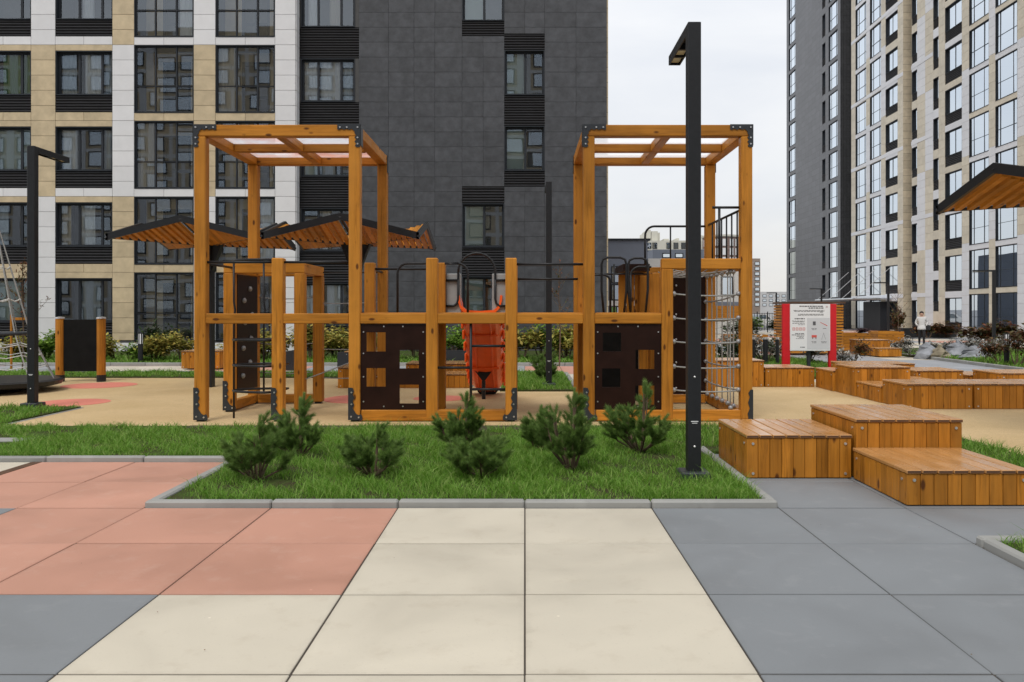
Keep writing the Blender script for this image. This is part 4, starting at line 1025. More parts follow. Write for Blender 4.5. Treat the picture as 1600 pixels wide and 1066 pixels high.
for i, p in enumerate((1186, 1206)):
    for d in (0, .32): 
        o = thing('bollard', (px(p,24)-.16+d, 24, 0), ('black post in the pair closest to the tower' if i == 0 else 'black post in the pair next to the red sign')+(', first of two' if d == 0 else ', second of two'), 'bollard', 'paired black posts')
        MB().tube([(0,0,0),(0,0,.80)], .05, 12).build('post', M['steel'], o); MB().tube([(0,0,.80),(0,0,.86)], .054, 12).build('cap', M['bolt'], o)

# ================================================================== canopies
def canopy(cx, cy, w_, label, zc=3.10, zm=3.46, zh=3.06):
    o = thing('canopy', (cx, cy, 0), label, 'canopy', 'folded timber canopies'); h = w_/2
    C = [(-h,-h,zc),(0,-h,zm),(h,-h,zc),(h,0,zm),(h,h,zc),(0,h,zm),(-h,h,zc),(-h,0,zm)]; H = (0,0,zh)
    col = MB().cbox(-.105,.105,-.105,.105,0,2.45,.008); col.build('column', M['steel'], o)
    st = MB()
    st.prism([(-.10,2.45),(.10,2.45),(.30,zh-.03),(-.30,zh-.03)], -.09, .09); st.build('gusset', M['steel'], o)
    for sg in (-1, 1): MB().prism([(-.10,2.45),(.10,2.45),(.10,zh-.04),(-.10,zh-.04)], min(sg*.09,sg*.2), max(sg*.09,sg*.2)).build('gusset', M['steel'], o)
    for k in range(8):
        a, b_ = Vector(C[k]), Vector(C[(k+1)%8]); n = Vector((-(b_-a).y, (b_-a).x, 0)).normalized()*.045
        V = [a, b_, b_+n, a+n]; V = [v+Vector((0,0,.02)) for v in V]+[v-Vector((0,0,.11)) for v in V]
        MB().add(V, [(0,1,2,3),(7,6,5,4),(0,4,5,1),(1,5,6,2),(2,6,7,3),(3,7,4,0)]).build('fascia', M['steel'], o)
        f = MB().tube([Vector(H)-Vector((0,0,.05)), a-Vector((0,0,.05))], .028, 6); f.build('rafter', M['steel'], o)
        # slats run front to back in each triangle (H, a, b)
        A2, B2, H2_ = Vector(a[:2]), Vector(b_[:2]), Vector(H[:2]); tri = (A2, B2, H2_); zz = (a.z, b_.z, zh)
        nrm = (b_-a).cross(Vector(H)-a); 
        zat = lambda x, y: a.z-(nrm.x*(x-a.x)+nrm.y*(y-a.y))/nrm.z
        xs = [t_.x for t_ in tri]; x = math.ceil((min(xs)+.03)/.115)*.115
        while x < max(xs)-.02:
            ys = []
            for i in range(3):
                p, q = tri[i], tri[(i+1)%3]
                if (p.x-x)*(q.x-x) < 0: ys.append(p.y+(q.y-p.y)*(x-p.x)/(q.x-p.x))
            if len(ys) == 2 and abs(ys[0]-ys[1]) > .10:
                y0, y1 = min(ys)+.045, max(ys)-.045
                if y1-y0 > .04:
                    V = []
                    for dz in (-.075, .0):
                        for (xx, yy) in ((x-.042,y0),(x+.042,y0),(x+.042,y1),(x-.042,y1)): V.append((xx, yy, zat(x, yy)+dz-.012))
                    MB().add(V, [(3,2,1,0),(4,5,6,7),(0,1,5,4),(1,2,6,5),(2,3,7,6),(3,0,4,7)]).build('slat', M['wy'], o)
            x += .115
    return o
canopy(-6.70, 17.62, 2.9, 'folded slatted timber canopy on a thick black column behind the first tower')
canopy(-3.40, 16.75, 2.9, 'folded slatted timber canopy behind the first tower in front of the charcoal wall', zc=3.04, zm=3.40, zh=3.0)
canopy(7.36, 10.50, 2.9, 'folded timber canopy jutting in above the near benches at the picture edge')

# ================================================================== chalkboard, carousel
o = thing('chalkboard', (px(126,18.95), 18.95, 0), 'black chalkboard between two wooden posts on the playground surface', 'chalkboard')
for sg in (-1, 1):
    MB().tube([(sg*.47,0,.02),(sg*.47,0,1.44)], .095, 12).build('post', M['wz'], o); MB().tube([(sg*.47,0,1.44),(sg*.47,0,1.47),(sg*.47,0,1.485)], [.105,.10,.03], 12).build('post_cap', M['bolt'], o)
    MB().tube([(sg*.47,0,-.01),(sg*.47,0,.16)], .099, 12).build('post_shoe', M['steel'], o)
MB().cbox(-.385,.385,-.02,.02,.24,1.42,.006).build('board', M['black'], o)
cx, cy = -10.62, 16.6
o = thing('rope_carousel', (cx, cy, 0), 'rope climbing carousel on a dark round platform at the picture edge', 'carousel')
pf = MB(); pf.tube([(0,0,.10),(0,0,.14),(0,0,.22),(0,0,.245)], [1.05,1.22,1.25,1.18], 40); pf.build('platform', M['steel'], o)
MB().tube([(0,0,.0),(0,0,.11)], .5, 20).build('bearing', M['black'], o)
MB().tube([(0,0,.2),(0,0,3.6)], .06, 12).build('mast', M['steel2'], o)
rg = [(.68*math.cos(2*math.pi*k/28), .68*math.sin(2*math.pi*k/28), 1.16) for k in range(29)]; MB().tube(rg, .035, 8).build('ring', M['steel2'], o, smooth=True)
for k in range(10):
    a = 2*math.pi*k/10+.2; p = lambda r_, z: (r_*math.cos(a), r_*math.sin(a), z)
    MB().tube([p(.06,3.45),p(.68,1.16),p(1.12,.25)], .013, 6).build('rope', M['rope'], o)
    b2 = 2*math.pi*(k+1)/10+.2
    for r_, z in ((.78,.95),(.88,.74),(.98,.52),(.50,1.85),(.32,2.5)):
        q0, q1 = p(r_, z), (r_*math.cos(b2), r_*math.sin(b2), z); mid = ((q0[0]+q1[0])/2, (q0[1]+q1[1])/2, z-.05)
        MB().tube([q0, mid, q1], .010, 6).build('rope', M['ropew'], o)

# ================================================================== information sign
SY = 22.0; sx0, sx1 = px(1222,SY), px(1306,SY); zt = pz(475,SY)
o = thing('information_sign', ((sx0+sx1)/2, SY, 0), 'red framed information board with white printed panel behind the far benches', 'sign'); hw = (sx1-sx0)/2
for sg in (-1, 1): MB().cbox(sg*hw-(.20 if sg > 0 else 0), sg*hw+(.20 if sg < 0 else 0), -.05, .05, 0, zt, .006).build('post', M['red'], o)
MB().box(-.035,.045,.0,.08,0,zt-.2).build('rear_post', M['steel2'], o)
zb = pz(548,SY); bw = hw-.185; bd = MB().cbox(-bw, bw, -.10, -.055, zb, zt-.005, .004).build('board', M['white'], o)
pr = MB(); Hb = zt-zb; u = lambda a: -bw+2*bw*a; vz = lambda b_: zt-Hb*b_
def words_row(a0, a1, b_, h_, seed, mi, al='r'):
    g = random.Random(seed); a = a0
    while a < a1-.01:
        w_ = min(g.uniform(.025,.085), a1-a); pr.box(u(a), u(a+w_), -.1035, -.1005, vz(b_+h_), vz(b_), mi); a += w_+.014
pr.box(u(.42), u(.985), -.1020, -.1004, vz(.97), vz(.30), 2)
for k, (a0,a1,b_,h_) in enumerate(((.23,.83,.040,.022),(.46,.83,.078,.022),(.08,.85,.135,.010),(.10,.85,.155,.010),(.74,.82,.172,.010),(.20,.85,.215,.010),(.19,.83,.235,.010),(.11,.36,.305,.022),
      (.04,.36,.36,.009),(.08,.36,.378,.009),(.05,.36,.41,.009),(.20,.36,.44,.009),(.12,.36,.625,.014),(.04,.36,.655,.014),(.16,.34,.69,.009),(.22,.34,.71,.009),(.14,.34,.735,.009),(.25,.37,.915,.016),
      (.53,.66,.52,.010),(.54,.65,.545,.010),(.82,.90,.52,.010),(.53,.67,.80,.010),(.55,.65,.825,.010),(.77,.91,.80,.010),(.78,.90,.825,.010))): words_row(a0, a1, b_, h_, 50+k, 0)
for k in range(4):
    a = .055+.085*k; 
    for (c, d, e_, f_) in ((0,.06,.505,.512),(0,.06,.558,.565),(0,.008,.512,.558),(.052,.06,.512,.558),(.018,.042,.53,.54)): pr.box(u(a+c), u(a+d), -.1035, -.1005, vz(f_), vz(e_), 1)
pr.box(u(.565), u(.635), -.106, -.1022, vz(.455), vz(.375), 0); pr.box(u(.535), u(.66), -.106, -.1022, vz(.715), vz(.665), 1); pr.box(u(.55), u(.57), -.106, -.1022, vz(.745), vz(.715), 0); pr.box(u(.63), u(.65), -.106, -.1022, vz(.745), vz(.715), 0)
pr.add([(u(.74),-.105,vz(.385)),(u(.745),-.105,vz(.395)),(u(.92),-.105,vz(.475)),(u(.93),-.105,vz(.46))], [(0,1,2,3)], 1)
pr.add([(u(.83),-.105,vz(.62)),(u(.78),-.105,vz(.76)),(u(.785),-.105,vz(.76)),(u(.835),-.105,vz(.62))], [(0,1,2,3)], 0); pr.add([(u(.83),-.105,vz(.62)),(u(.88),-.105,vz(.76)),(u(.885),-.105,vz(.76)),(u(.835),-.105,vz(.62))], [(0,1,2,3)], 0)
pr.box(u(.885), u(.945), -.1035, -.1005, vz(.085), vz(.04), 2); pr.box(u(.908), u(.92), -.106, -.1036, vz(.075), vz(.05), 1)
pr.build('printed_text', [M['ink'], M['inkred'], M['printgrey']], bd)

# ================================================================== slatted shed, planters, rocks
o = thing('slatted_shed', (px(1237,31), 31, 0), 'flat roofed enclosure of horizontal timber slats behind the red sign', 'shed'); W_ = px(1318,31)-px(1237,31)
MB().box(.05, W_-.05, .05, 2.1, 0, 1.88).build('inner_wall', M['topend'], o)
for k in range(17):
    MB().cbox(0, W_, 0, .03, .05+k*.108, .05+k*.108+.072, .004).build('slat', M['wx'], o); MB().cbox(-.03, .0, 0, 2.15, .05+k*.108, .05+k*.108+.072, .004).build('slat', M['wy'], o)
MB().box(-.06, W_+.06, -.05, 2.2, 1.90, 1.97).build('roof', M['topend'], o)

def planter(x0, x1, y0, y1, h, m, label, leaf=None, slats=True):
    o = thing('planter', (x0, y0, 0), label, 'planter', 'courtyard planters'); W_, D_ = x1-x0, y1-y0
    MB().box(.02, W_-.02, .02, D_-.02, 0, h-.06).build('soil_box', M['soil'] if m != 'planter' else M['planter'], o)
    if m == 'planter': MB().cbox(0, W_, 0, .03, 0, h, .004).build('side', M[m], o); MB().cbox(0, W_, D_-.03, D_, 0, h, .004).build('side', M[m], o); MB().cbox(0, .03, .03, D_-.03, 0, h, .004).build('side', M[m], o); MB().cbox(W_-.03, W_, .03, D_-.03, 0, h, .004).build('side', M[m], o)
    else:
        n = max(2, int(h/.14)); p = h/n
        for k in range(n):
            MB().cbox(0, W_, 0, .028, k*p+.006, (k+1)*p-.006, .004).build('slat', M['bx'], o); MB().cbox(0, W_, D_-.028, D_, k*p+.006, (k+1)*p-.006, .004).build('slat', M['bx'], o)
            MB().cbox(-.001, .028, .03, D_-.03, k*p+.006, (k+1)*p-.006, .004).build('slat', M['by'], o); MB().cbox(W_-.028, W_+.001, .03, D_-.03, k*p+.006, (k+1)*p-.006, .004).build('slat', M['by'], o)
    return o
planter(px(444,22.5), px(457,22.5), 22.6, 23.4, .52, 'planter', 'narrow black planter box seen between the tower posts')
planter(px(527,24), px(547,24)+.6, 24.0, 24.8, .42, 'planter', 'black planter box left of the first brown panel hole')
planter(px(690,25.3), px(728,25.3), 25.3, 26.1, .42, 'planter', 'black planter with bright green herbs behind the slide')
planter(px(1318,34), px(1360,34), 34, 35.2, .72, 'bx', 'slatted wooden planter with dark purple plants on the cream path')
planter(px(1372,42), px(1413,42), 42, 43.2, .60, 'bx', 'plain wooden planter box below the doorway lamp')
planter(px(1412,52), px(1495,52), 52, 53.2, .55, 'planter', 'long dark planter wall behind the walking person')
planter(px(1135,38), px(1200,38), 38, 39, .55, 'bx', 'long wooden planter beyond the rope net')
bench(px(1344,30.6), px(1391,30.6), 30.6, 31.6, .56, 'timber box on the cream path beside the purple planter')
bench(px(1372,29.6), px(1407,29.6), 29.5, 30.55, .30, 'low timber step in front of the box on the cream path')

def rock(x, y, sx, sy, sz, seed, m, label):
    g = np.random.default_rng(seed); b = MB(); pts = []
    n, rows = 6, 4
    for i in range(rows+1):
        f = i/rows; rr = (1.0, 1.05, .88, .52, .12)[i]
        for k in range(n):
            a = 2*math.pi*k/n+.3*i; q = rr*(1+g.uniform(-.26,.26)); pts.append((x+sx*q*math.cos(a)+sx*.25*f*g.uniform(-1,1), y+sy*q*math.sin(a), sz*(f+(.12*g.uniform(-1,1) if 0 < i else -.1))))
    F = [(i*n+k, i*n+(k+1)%n, (i+1)*n+(k+1)%n) for i in range(rows) for k in range(n)]+[(i*n+k, (i+1)*n+(k+1)%n, (i+1)*n+k) for i in range(rows) for k in range(n)]+[tuple(range(rows*n, rows*n+n))]
    b.add(pts, F); return b.build('rock', M[m], label=label, cat='rock', group='quarry rocks on the grass')
rock(px(1448,28.6), 28.6, .42, .35, .50, 1, 'stone', 'bluish angular rock at the end of the row next to the person')
rock(px(1468,28.3), 28.3, .36, .30, .46, 2, 'stoneb', 'tan angular rock between the grey ones')
rock(px(1496,28.4), 28.4, .50, .36, .58, 3, 'stone', 'largest grey angular rock in the middle of the row')
rock(px(1524,27.9), 27.9, .55, .36, .44, 4, 'stone', 'flat grey rock at the shrub end of the row')

# ================================================================== vegetation
def frames(D):      # two unit vectors perpendicular to each row of D
    up = np.where(np.abs(D[:,2:3]) < .9, np.array([[0,0,1.0]]), np.array([[1.0,0,0]]))
    a = np.cross(D, up); a /= np.linalg.norm(a, axis=1, keepdims=True); return a, np.cross(D, a)
def leaf_quads(Pc, size, g, flat=.5):
    n = len(Pc); D = g.normal(size=(n,3)); D[:,2] *= flat; D /= np.linalg.norm(D, axis=1, keepdims=True)
    a, _ = frames(D); s = (size*g.uniform(.6,1.35,n))[:,None]
    return np.stack([Pc-D*s, Pc+a*s*.45-D*s*.1, Pc+D*s, Pc-a*s*.45-D*s*.1], 1).reshape(-1,3)
def shrub_mesh(key, leaf, n, size, seed, shape='round', stems=7):
    def mk():
        g = np.random.default_rng(seed); b = MB(); tips = []
        for k in range(stems):
            a = g.uniform(0,2*np.pi); r_ = g.uniform(.12,.42); h = g.uniform(.55,1.0)*(1-.35*(r_/.45)**2)
            p0 = (.05*np.cos(a), .05*np.sin(a), 0); p1 = (r_*.5*np.cos(a), r_*.5*np.sin(a), h*.5); p2 = (r_*np.cos(a), r_*np.sin(a), h*.95)
            b.tube([p0,p1,p2], [.012,.009,.004], 4); tips.append((p1,p2))
            for q in range(2):
                a2 = a+g.uniform(-1.2,1.2); e_ = (p1[0]+.18*np.cos(a2), p1[1]+.18*np.sin(a2), p1[2]+.22*g.uniform(.4,1)); b.tube([p1,e_], [.007,.003], 4); tips.append((p1,e_))
        T = np.array(tips); i = g.integers(0, len(T), n); s = g.uniform(.15,1.05,n)[:,None]
        Pc = T[i,0]*(1-s)+T[i,1]*s+g.normal(size=(n,3))*np.array([.075,.075,.07]); Pc[:,2] = np.maximum(Pc[:,2], .03)
        return b.mesh('stems', M['bark']), soup('leaves', leaf_quads(Pc, size, g), 4, M[leaf])
    return cached(('shrub',)+key, mk)
def shrub(x, y, w_, h, leaf, label, group=None, n=900, size=.045, var=0, rz=None, z=.02):
    st, lf = shrub_mesh((leaf, n, size, var), leaf, n, size, 100+var*7+len(leaf))
    o = thing('shrub', (x, y, z), label, 'shrub', group, random.uniform(0,6.28) if rz is None else rz)
    for nm, me in (('stems', st), ('foliage', lf)):
        c = link(nm, me, o); c.scale = (w_, w_, h)
    return o
# --- young mountain pines in the bed
def pine(x, y, w_, h, seed, label, spikes=3):
    w_ *= 1.10; h *= 1.13
    g = np.random.default_rng(seed); o = thing('pine_shrub', (x, y, .02), label, 'shrub', 'young mountain pines in the grass bed')
    b = MB(); S0 = []; kinds = []
    nst = 9+int(w_*10)
    for k in range(nst):
        a = 2*np.pi*k/nst+g.uniform(-.35,.35); up = k < spikes
        r_ = (g.uniform(.03,.14) if up else g.uniform(.20,.5))*w_; hh = h*(g.uniform(.86,1.0) if up else g.uniform(.42,.85)*(1-.25*(r_/(.5*w_))))
        p0 = np.array([.03*np.cos(a), .03*np.sin(a), 0]); p1 = np.array([r_*.75*np.cos(a), r_*.75*np.sin(a), hh*.42]); p2 = np.array([r_*np.cos(a), r_*np.sin(a), hh*.86])
        b.tube([p0, p1, p2], [.012,.009,.005], 5); d = (p2-p1)/np.linalg.norm(p2-p1)
        S0.append((p2-d*.05, d*.6+np.array([0,0,.5]), g.uniform(.10,.15) if up else g.uniform(.06,.09), 1)); 
        for q in range(12 if not up else 8):
            s_ = g.uniform(.36,1.0); base = (p0*(1-2*s_)+p1*2*s_) if s_ < .5 else p1*(2-2*s_)+p2*(2*s_-1)
            a2 = a+g.uniform(-1.5,1.5); dd = np.array([np.cos(a2)*.8, np.sin(a2)*.8, g.uniform(.35,1.1)]); dd /= np.linalg.norm(dd); L_ = g.uniform(.06,.11)*(.8+.4*w_)
            b.tube([base, base+dd*L_*.6], [.006,.004], 4); S0.append((base+dd*L_*.25, dd, L_*1.15, 0))
    b.build('branches', M['bark'], o)
    for kind, mt, nm in ((0,'needle','needles'), (1,'candle','shoot_needles')):
        Q = [s_ for s_ in S0 if s_[2] and (s_[3] == kind)]
        V = []
        for (p, d, L_, kd_) in Q:
            d = d/np.linalg.norm(d); n = int(340*L_/.10) if kd_ else int(210*L_/.09)
            s_ = g.uniform(0,1,n); th = g.uniform(0,2*np.pi,n); A_, B_ = frames(np.repeat(d[None],n,0))
            rad = A_*np.cos(th)[:,None]+B_*np.sin(th)[:,None]; tilt = (g.uniform(.30,.85,n) if kd_ else g.uniform(.35,1.15,n))*(1-.25*s_)
            dirn = d[None]*np.cos(tilt)[:,None]+rad*np.sin(tilt)[:,None]; nl = g.uniform(.030,.055,n)*(.9 if kd_ else 1.1)
            base = p[None]+d[None]*(s_*L_)[:,None]+rad*.004; sd = np.cross(dirn, rad+g.normal(size=(n,3))*.4); sd /= np.linalg.norm(sd,axis=1,keepdims=True)
            V.append(np.stack([base-sd*.0014, base+sd*.0014, base+dirn*nl[:,None]], 1).reshape(-1,3))
        link(nm, soup(nm, np.concatenate(V), 3, M[mt]), o)
    return o
pine(px(401,7.78), 7.78, .56, .58, 21, 'dense dark round pine shrub at the corner of the bed by the salmon slabs', 2)
pine(px(466,9.0), 9.0, .58, .64, 22, 'pine shrub with upright candles before the first tower, behind the round one', 4)
pine(px(581,7.95), 7.95, .58, .46, 23, 'low sparse pine shrub in the middle of the lawn before the first panel', 2)
pine(px(724,9.1), 9.1, .52, .68, 24, 'conical pine shrub in front of the slide pole', 3)
pine(px(752,7.95), 7.95, .66, .42, 25, 'low spreading pine shrub in front of the conical one', 2)
pine(px(893,8.25), 8.25, .62, .80, 26, 'tallest pine shrub with long pale candles before the bridge gap', 4)
pine(px(842,9.2), 9.2, .30, .52, 27, 'slim little pine shrub beside the tallest one', 2)
pine(px(1000,9.35), 9.35, .66, .72, 28, 'pine shrub in front of the second brown panel by the lamp post', 3)
pine(px(852,19.5), 19.5, .6, .80, 29, 'small pine on the grass square behind the bridge', 3)
pine(px(1010,24)-3.0, 19.0, .4, .5, 30, 'little pine at the edge of the grass square', 2)
# --- shrubs along the long building
HB = 'shrubs along the long building'
def row_shrubs(items):
    for i, (p, y, w_, h, leaf, lab) in enumerate(items):
        shrub(px(p,y), y, w_*1.25, h*1.12, leaf, lab, HB, n=1900, size=.052, var=i%3)
row_shrubs([(12,26.6,1.5,1.0,'leafy','yellowing shrub below the window behind the carousel ropes'),(70,27.0,1.5,.95,'leafg','green shrub behind the carousel lamp'),(120,26.4,1.3,.8,'leafy','yellowing shrub hidden behind the chalkboard'),
 (182,26.8,1.4,.95,'leafy','yellowing shrub just beside the chalkboard post'),(206,26.2,1.0,.6,'leafg','low bright green shrub before the bollard light'),(243,26.6,1.3,.95,'leafy','yellow shrub on the other side of the bollard light'),
 (262,28.2,1.4,1.4,'leafd','dark green shrub against the ground floor balcony glass'),(285,26.8,1.2,.95,'leafy','yellowing shrub next to the timber box on the path'),(372,26.8,1.5,1.0,'leafy','yellowing shrub behind the climbing wall'),
 (415,27.2,1.5,1.1,'leafy','yellow shrub seen through the ladder cage'),(485,26.8,1.6,1.25,'leafy','tall yellow shrub behind the first tower rear post'),(525,27.4,1.6,1.2,'leafy','yellow shrub above the black planter'),
 (595,27.2,1.5,1.1,'leafy','yellowing shrub behind the first brown panel'),(650,27.2,1.4,1.1,'leafg','green shrub behind the middle posts'),(708,27.6,1.6,1.35,'leafg','bright green shrub above the herb planter'),
 (815,27.0,1.7,1.35,'leafy','tall wispy yellow shrub beside the slide'),(845,27.6,1.4,1.2,'leafg','green shrub left of the grass square lamp'),(885,27.2,1.6,1.3,'leafy','yellow shrub right of the grass square lamp'),(928,27.8,1.4,1.2,'leafg','green shrub at the corner of the charcoal building')])
shrub(px(709,25.7), 25.7, .95, .55, 'leafg', 'bright green herbs in the black planter behind the slide', n=1300, size=.05, var=1, z=.38)
shrub(px(1339,34.6), 34.6, 1.2, .34, 'leafp', 'dark purple foliage in the slatted planter', n=900, size=.06, var=0, z=.66)
RB = 'shrubs by the right paths'
for i, (p, y, w_, h, leaf, lab) in enumerate(((1130,24,1.5,1.15,'leafd','dark shrub seen through the rope net'),(1160,26,1.6,1.2,'leafw','pale flecked shrub behind the net post'),(1195,25,1.7,1.25,'leafw','pale flecked shrub behind the paired black posts'),(1218,26,1.5,1.1,'leafd','dark shrub at the edge of the red sign'),
  (1262,25.5,1.6,.95,'leafw','pale flecked shrub under the information board'),(1318,23.5,1.1,.75,'leafw','thin pale flecked shrub beside the sign post'),(1334,26.5,1.2,.95,'leafr','russet shrub between sign and slatted planter'),
  (1410,31,1.2,.8,'leafw','pale flecked shrub beside the timber step'),(1424,29.5,.8,.5,'leafw','low pale flecked shrub in front of the walking person'),(1475,31,1.8,.75,'leafw','pale flecked shrub behind the tan rock'),(1510,31,1.6,.8,'leafw','pale flecked shrub behind the largest rock'),
  (1545,28.4,1.3,.95,'leafw','pale flecked shrub at the end of the rocks'),(1562,25.5,1.2,1.0,'leafr','russet shrub before the bollard light'),(1590,24.5,1.5,1.15,'leafr','tall russet shrub at the picture edge'),
  (1480,51,2.6,1.2,'leafr','russet hedge shrub on the long dark planter'),(1520,40,2.8,1.3,'leafr','wide russet shrub under the tower windows'),(1555,38,2.8,1.35,'leafr','wide russet shrub behind the slim lamp'),(1585,37,2.6,1.3,'leafr','wide russet shrub at the foot of the tower block'),
  (1450,50,2.2,1.3,'leafr','bare russet shrub behind the person'),(1398,52,1.6,2.2,'leafr','thin bare shrub beside the tower doorway'),(1150,50,3,1.6,'leafd','dark shrub beyond the wooden planter'),(1180,60,3,1.8,'leafg','far green shrub by the dark fence'),(1215,58,2.6,1.6,'leafd','far dark shrub beside the slatted shed'))):
    shrub(px(p,y), y, w_, h, leaf, lab, RB, n=1000, size=.045 if y < 35 else .06, var=i%3)
# --- saplings
def sapling(x, y, h, leaf, label, seed, n=260, size=.045, spread=.35, stakes=False):
    g = np.random.default_rng(seed); o = thing('sapling', (x, y, .02), label, 'tree', 'young trees')
    b = MB(); pts = [(0,0,0),(.03,0,h*.35),(-.02,.02,h*.7),(.01,0,h)]; b.tube(pts, [.022,.018,.012,.005], 6); T = []
    for k in range(16):
        f = .38+.6*k/16; a = g.uniform(0,6.28); l_ = spread*(1.15-f)*g.uniform(.7,1.4)+.08; z = h*f; e_ = (l_*np.cos(a), l_*np.sin(a), z+l_*1.1); b.tube([(0,0,z),(e_[0]*.5,e_[1]*.5,z+l_*.45),e_], [.008,.006,.003], 4); T.append(((0,0,z),e_))
    b.build('trunk', M['bark'], o); T = np.array(T); i = g.integers(0,len(T),n); s = g.uniform(.25,1.05,n)[:,None]
    Pc = T[i,0]*(1-s)+T[i,1]*s+g.normal(size=(n,3))*.035; link('crown', soup('crown', leaf_quads(Pc, size, g), 4, M[leaf]), o)
    if stakes:
        st = MB()
        for sx_ in (-.3,.3): st.tube([(sx_,0,0),(sx_,0,1.5)], .03, 8)
        st.box(-.32,.32,-.02,.02,1.35,1.42); st.build('stake', M['wz'], o)
sapling(px(35,22.5), 22.5, 2.95, 'leafr', 'staked sapling with russet leaves behind the carousel', 41, stakes=True, spread=.6, n=420, size=.05)
sapling(px(874,24), 24, 3.0, 'leafr', 'slender sapling with few russet leaves against the charcoal wall', 42, n=160, spread=.5)
sapling(px(1403,45), 45, 2.8, 'leafr', 'almost bare sapling near the tower doorway', 43, n=80, spread=.7)

# ================================================================== person
def person():
    PX, PY = px(1440,39.5), 39.5; H = 1.60
    o = thing('person', (PX, PY, 0), 'person in white jacket and black trousers walking on the far path', 'person', rz=R(-20))
    J = {'pel':(0,0,.86),'sp':(0,-.01,1.05),'ch':(0,-.02,1.24),'nk':(0,-.015,1.36),'hd':(0,-.035,1.44),'ht':(0,-.03,1.555),
         'ls':(.165,-.01,1.31),'le':(.255,.03,1.07),'lh':(.19,-.10,.93),'rs':(-.165,-.01,1.31),'re':(-.255,.03,1.07),'rh':(-.19,-.10,.93),
         'lhip':(.085,0,.82),'lk':(.095,-.10,.47),'la':(.09,-.06,.09),'lt':(.10,-.24,.045),'rhip':(-.085,0,.82),'rk':(-.09,.03,.45),'ra':(-.08,.20,.12),'rt':(-.085,.10,.03)}
    r_ = dict(pel=.145,sp=.14,ch=.155,nk=.055,hd=.088,ht=.08,ls=.085,le=.062,lh=.048,rs=.085,re=.062,rh=.048,lhip=.115,lk=.085,la=.062,lt=.045,rhip=.115,rk=.085,ra=.062,rt=.045)
    E = [('pel','sp'),('sp','ch'),('ch','nk'),('nk','hd'),('hd','ht'),('ch','ls'),('ls','le'),('le','lh'),('ch','rs'),('rs','re'),('re','rh'),('pel','lhip'),('lhip','lk'),('lk','la'),('la','lt'),('pel','rhip'),('rhip','rk'),('rk','ra'),('ra','rt')]
    K = list(J); me = bpy.data.meshes.new('body'); me.from_pydata([J[k] for k in K], [(K.index(a),K.index(b_)) for a, b_ in E], [])
    ob = link('body_cage', me); md = ob.modifiers.new('skin', 'SKIN'); ob.modifiers.new('sub', 'SUBSURF').levels = 2
    if not me.skin_vertices: 
        bpy.context.view_layer.objects.active = ob
    for i, k in enumerate(K):
        sv = me.skin_vertices[0].data[i]; sv.radius = (r_[k], r_[k]*.82); sv.use_root = (k == 'pel')
    bpy.context.view_layer.update(); dg = bpy.context.evaluated_depsgraph_get()
    bm = bpy.data.meshes.new_from_object(ob.evaluated_get(dg)); bm.name = 'body'
    bpy.data.objects.remove(ob); bm.materials.clear()
    skin = m_plain('skin', (.48,.28,.20), .5, .05); jk = m_plain('white_jacket', (.58,.575,.57), .8, .10, 9, .3, 0, .5); tr_ = m_plain('black_trousers', (.012,.012,.014), .8, .1); sh = m_plain('dark_shoes', (.02,.02,.02), .5, .1)
    for m in (skin, jk, tr_, sh): bm.materials.append(m)
    for p in bm.polygons:
        c = p.center; z = c.z
        p.material_index = 0 if z > 1.355 else (1 if z > .80 else (2 if z > .10 else 3)); p.use_smooth = True
    bo = link('body', bm, o)
    hair = MB().ball((0,.005,1.525), .100, 12); hair.v = [(v[0], v[1] if (v[2] > 1.535 or v[1] > -.02) else -.02, v[2] if v[2] > 1.45 else 1.45) for v in hair.v]
    hair.build('hair', m_plain('dark_hair', (.018,.012,.009), .6, .2, 30), o, smooth=True)
    fc = MB(); fc.add([(-.012,-.118,1.445),(.012,-.118,1.445),(0,-.120,1.48),(0,-.142,1.45)], [(0,1,3),(1,2,3),(2,0,3)]); fc.build('nose', skin, o)
    ey = MB()
    for sx_ in (-.033,.033): ey.ball((sx_,-.113,1.478), .009, 6)
    ey.box(-.022,.022,-.118,-.110,1.418,1.424); ey.build('eyes_and_mouth', M['ink'], o)
    er = MB()
    for sx_ in (-.09,.09): er.ball((sx_,-.03,1.465), .022, 6)
    er.build('ear', skin, o)
    hem = MB().tube([(0,0,.74),(0,0,.80),(0,0,.95)], [.185,.19,.165], 16); hem.v = [(v[0], v[1]*.78, v[2]) for v in hem.v]; hem.build('jacket_hem', jk, o, smooth=True)
    bg_ = thing('shoulder_bag', (PX+.27, PY-.02, .0), 'small black bag hanging at the side of the walking person', 'bag')
    MB().cbox(-.05,.10,-.12,.12,.72,.96,.03).build('pouch', M['planter'], bg_); MB().tube([(.02,.0,.95),(-.06,-.02,1.20),(-.16,-.02,1.36)], .012, 6).build('strap', M['planter'], bg_)
person()

# ================================================================== entrance of the tower block
o = thing('entrance_canopy', (30.6, 74, 0), 'glass entrance canopy hung on steel rods from the tower block', 'canopy')
MB().box(-3.2, 0, -4.5, 4.5, 2.70, 2.74).build('glass_sheet', M['glassb'], o)
fr = MB()
for y in (-4.5,-1.5,1.5,4.5): fr.tube([(-3.2,y,2.66),(0,y,2.62)], .05, 6)
fr.tube([(-3.2,-4.5,2.66),(-3.2,4.5,2.66)], .05, 6); fr.build('frame', M['bolt'], o)
for y in (-4.5,-1.5,1.5,4.5): MB().tube([(-3.0,y,2.7),(-.05,y,5.3)], .025, 6).build('rod', M['bolt'], o)
o = thing('entrance_wall', (29.9, 70.0, 0), 'dark panelled porch wall beside the tower doorway', 'wall')
MB().box(0,.15,0,3.5,0,2.45).build('panel', M['frame'], o); MB().box(.15,.6,0,.12,0,2.45).build('panel', M['frame'], o)

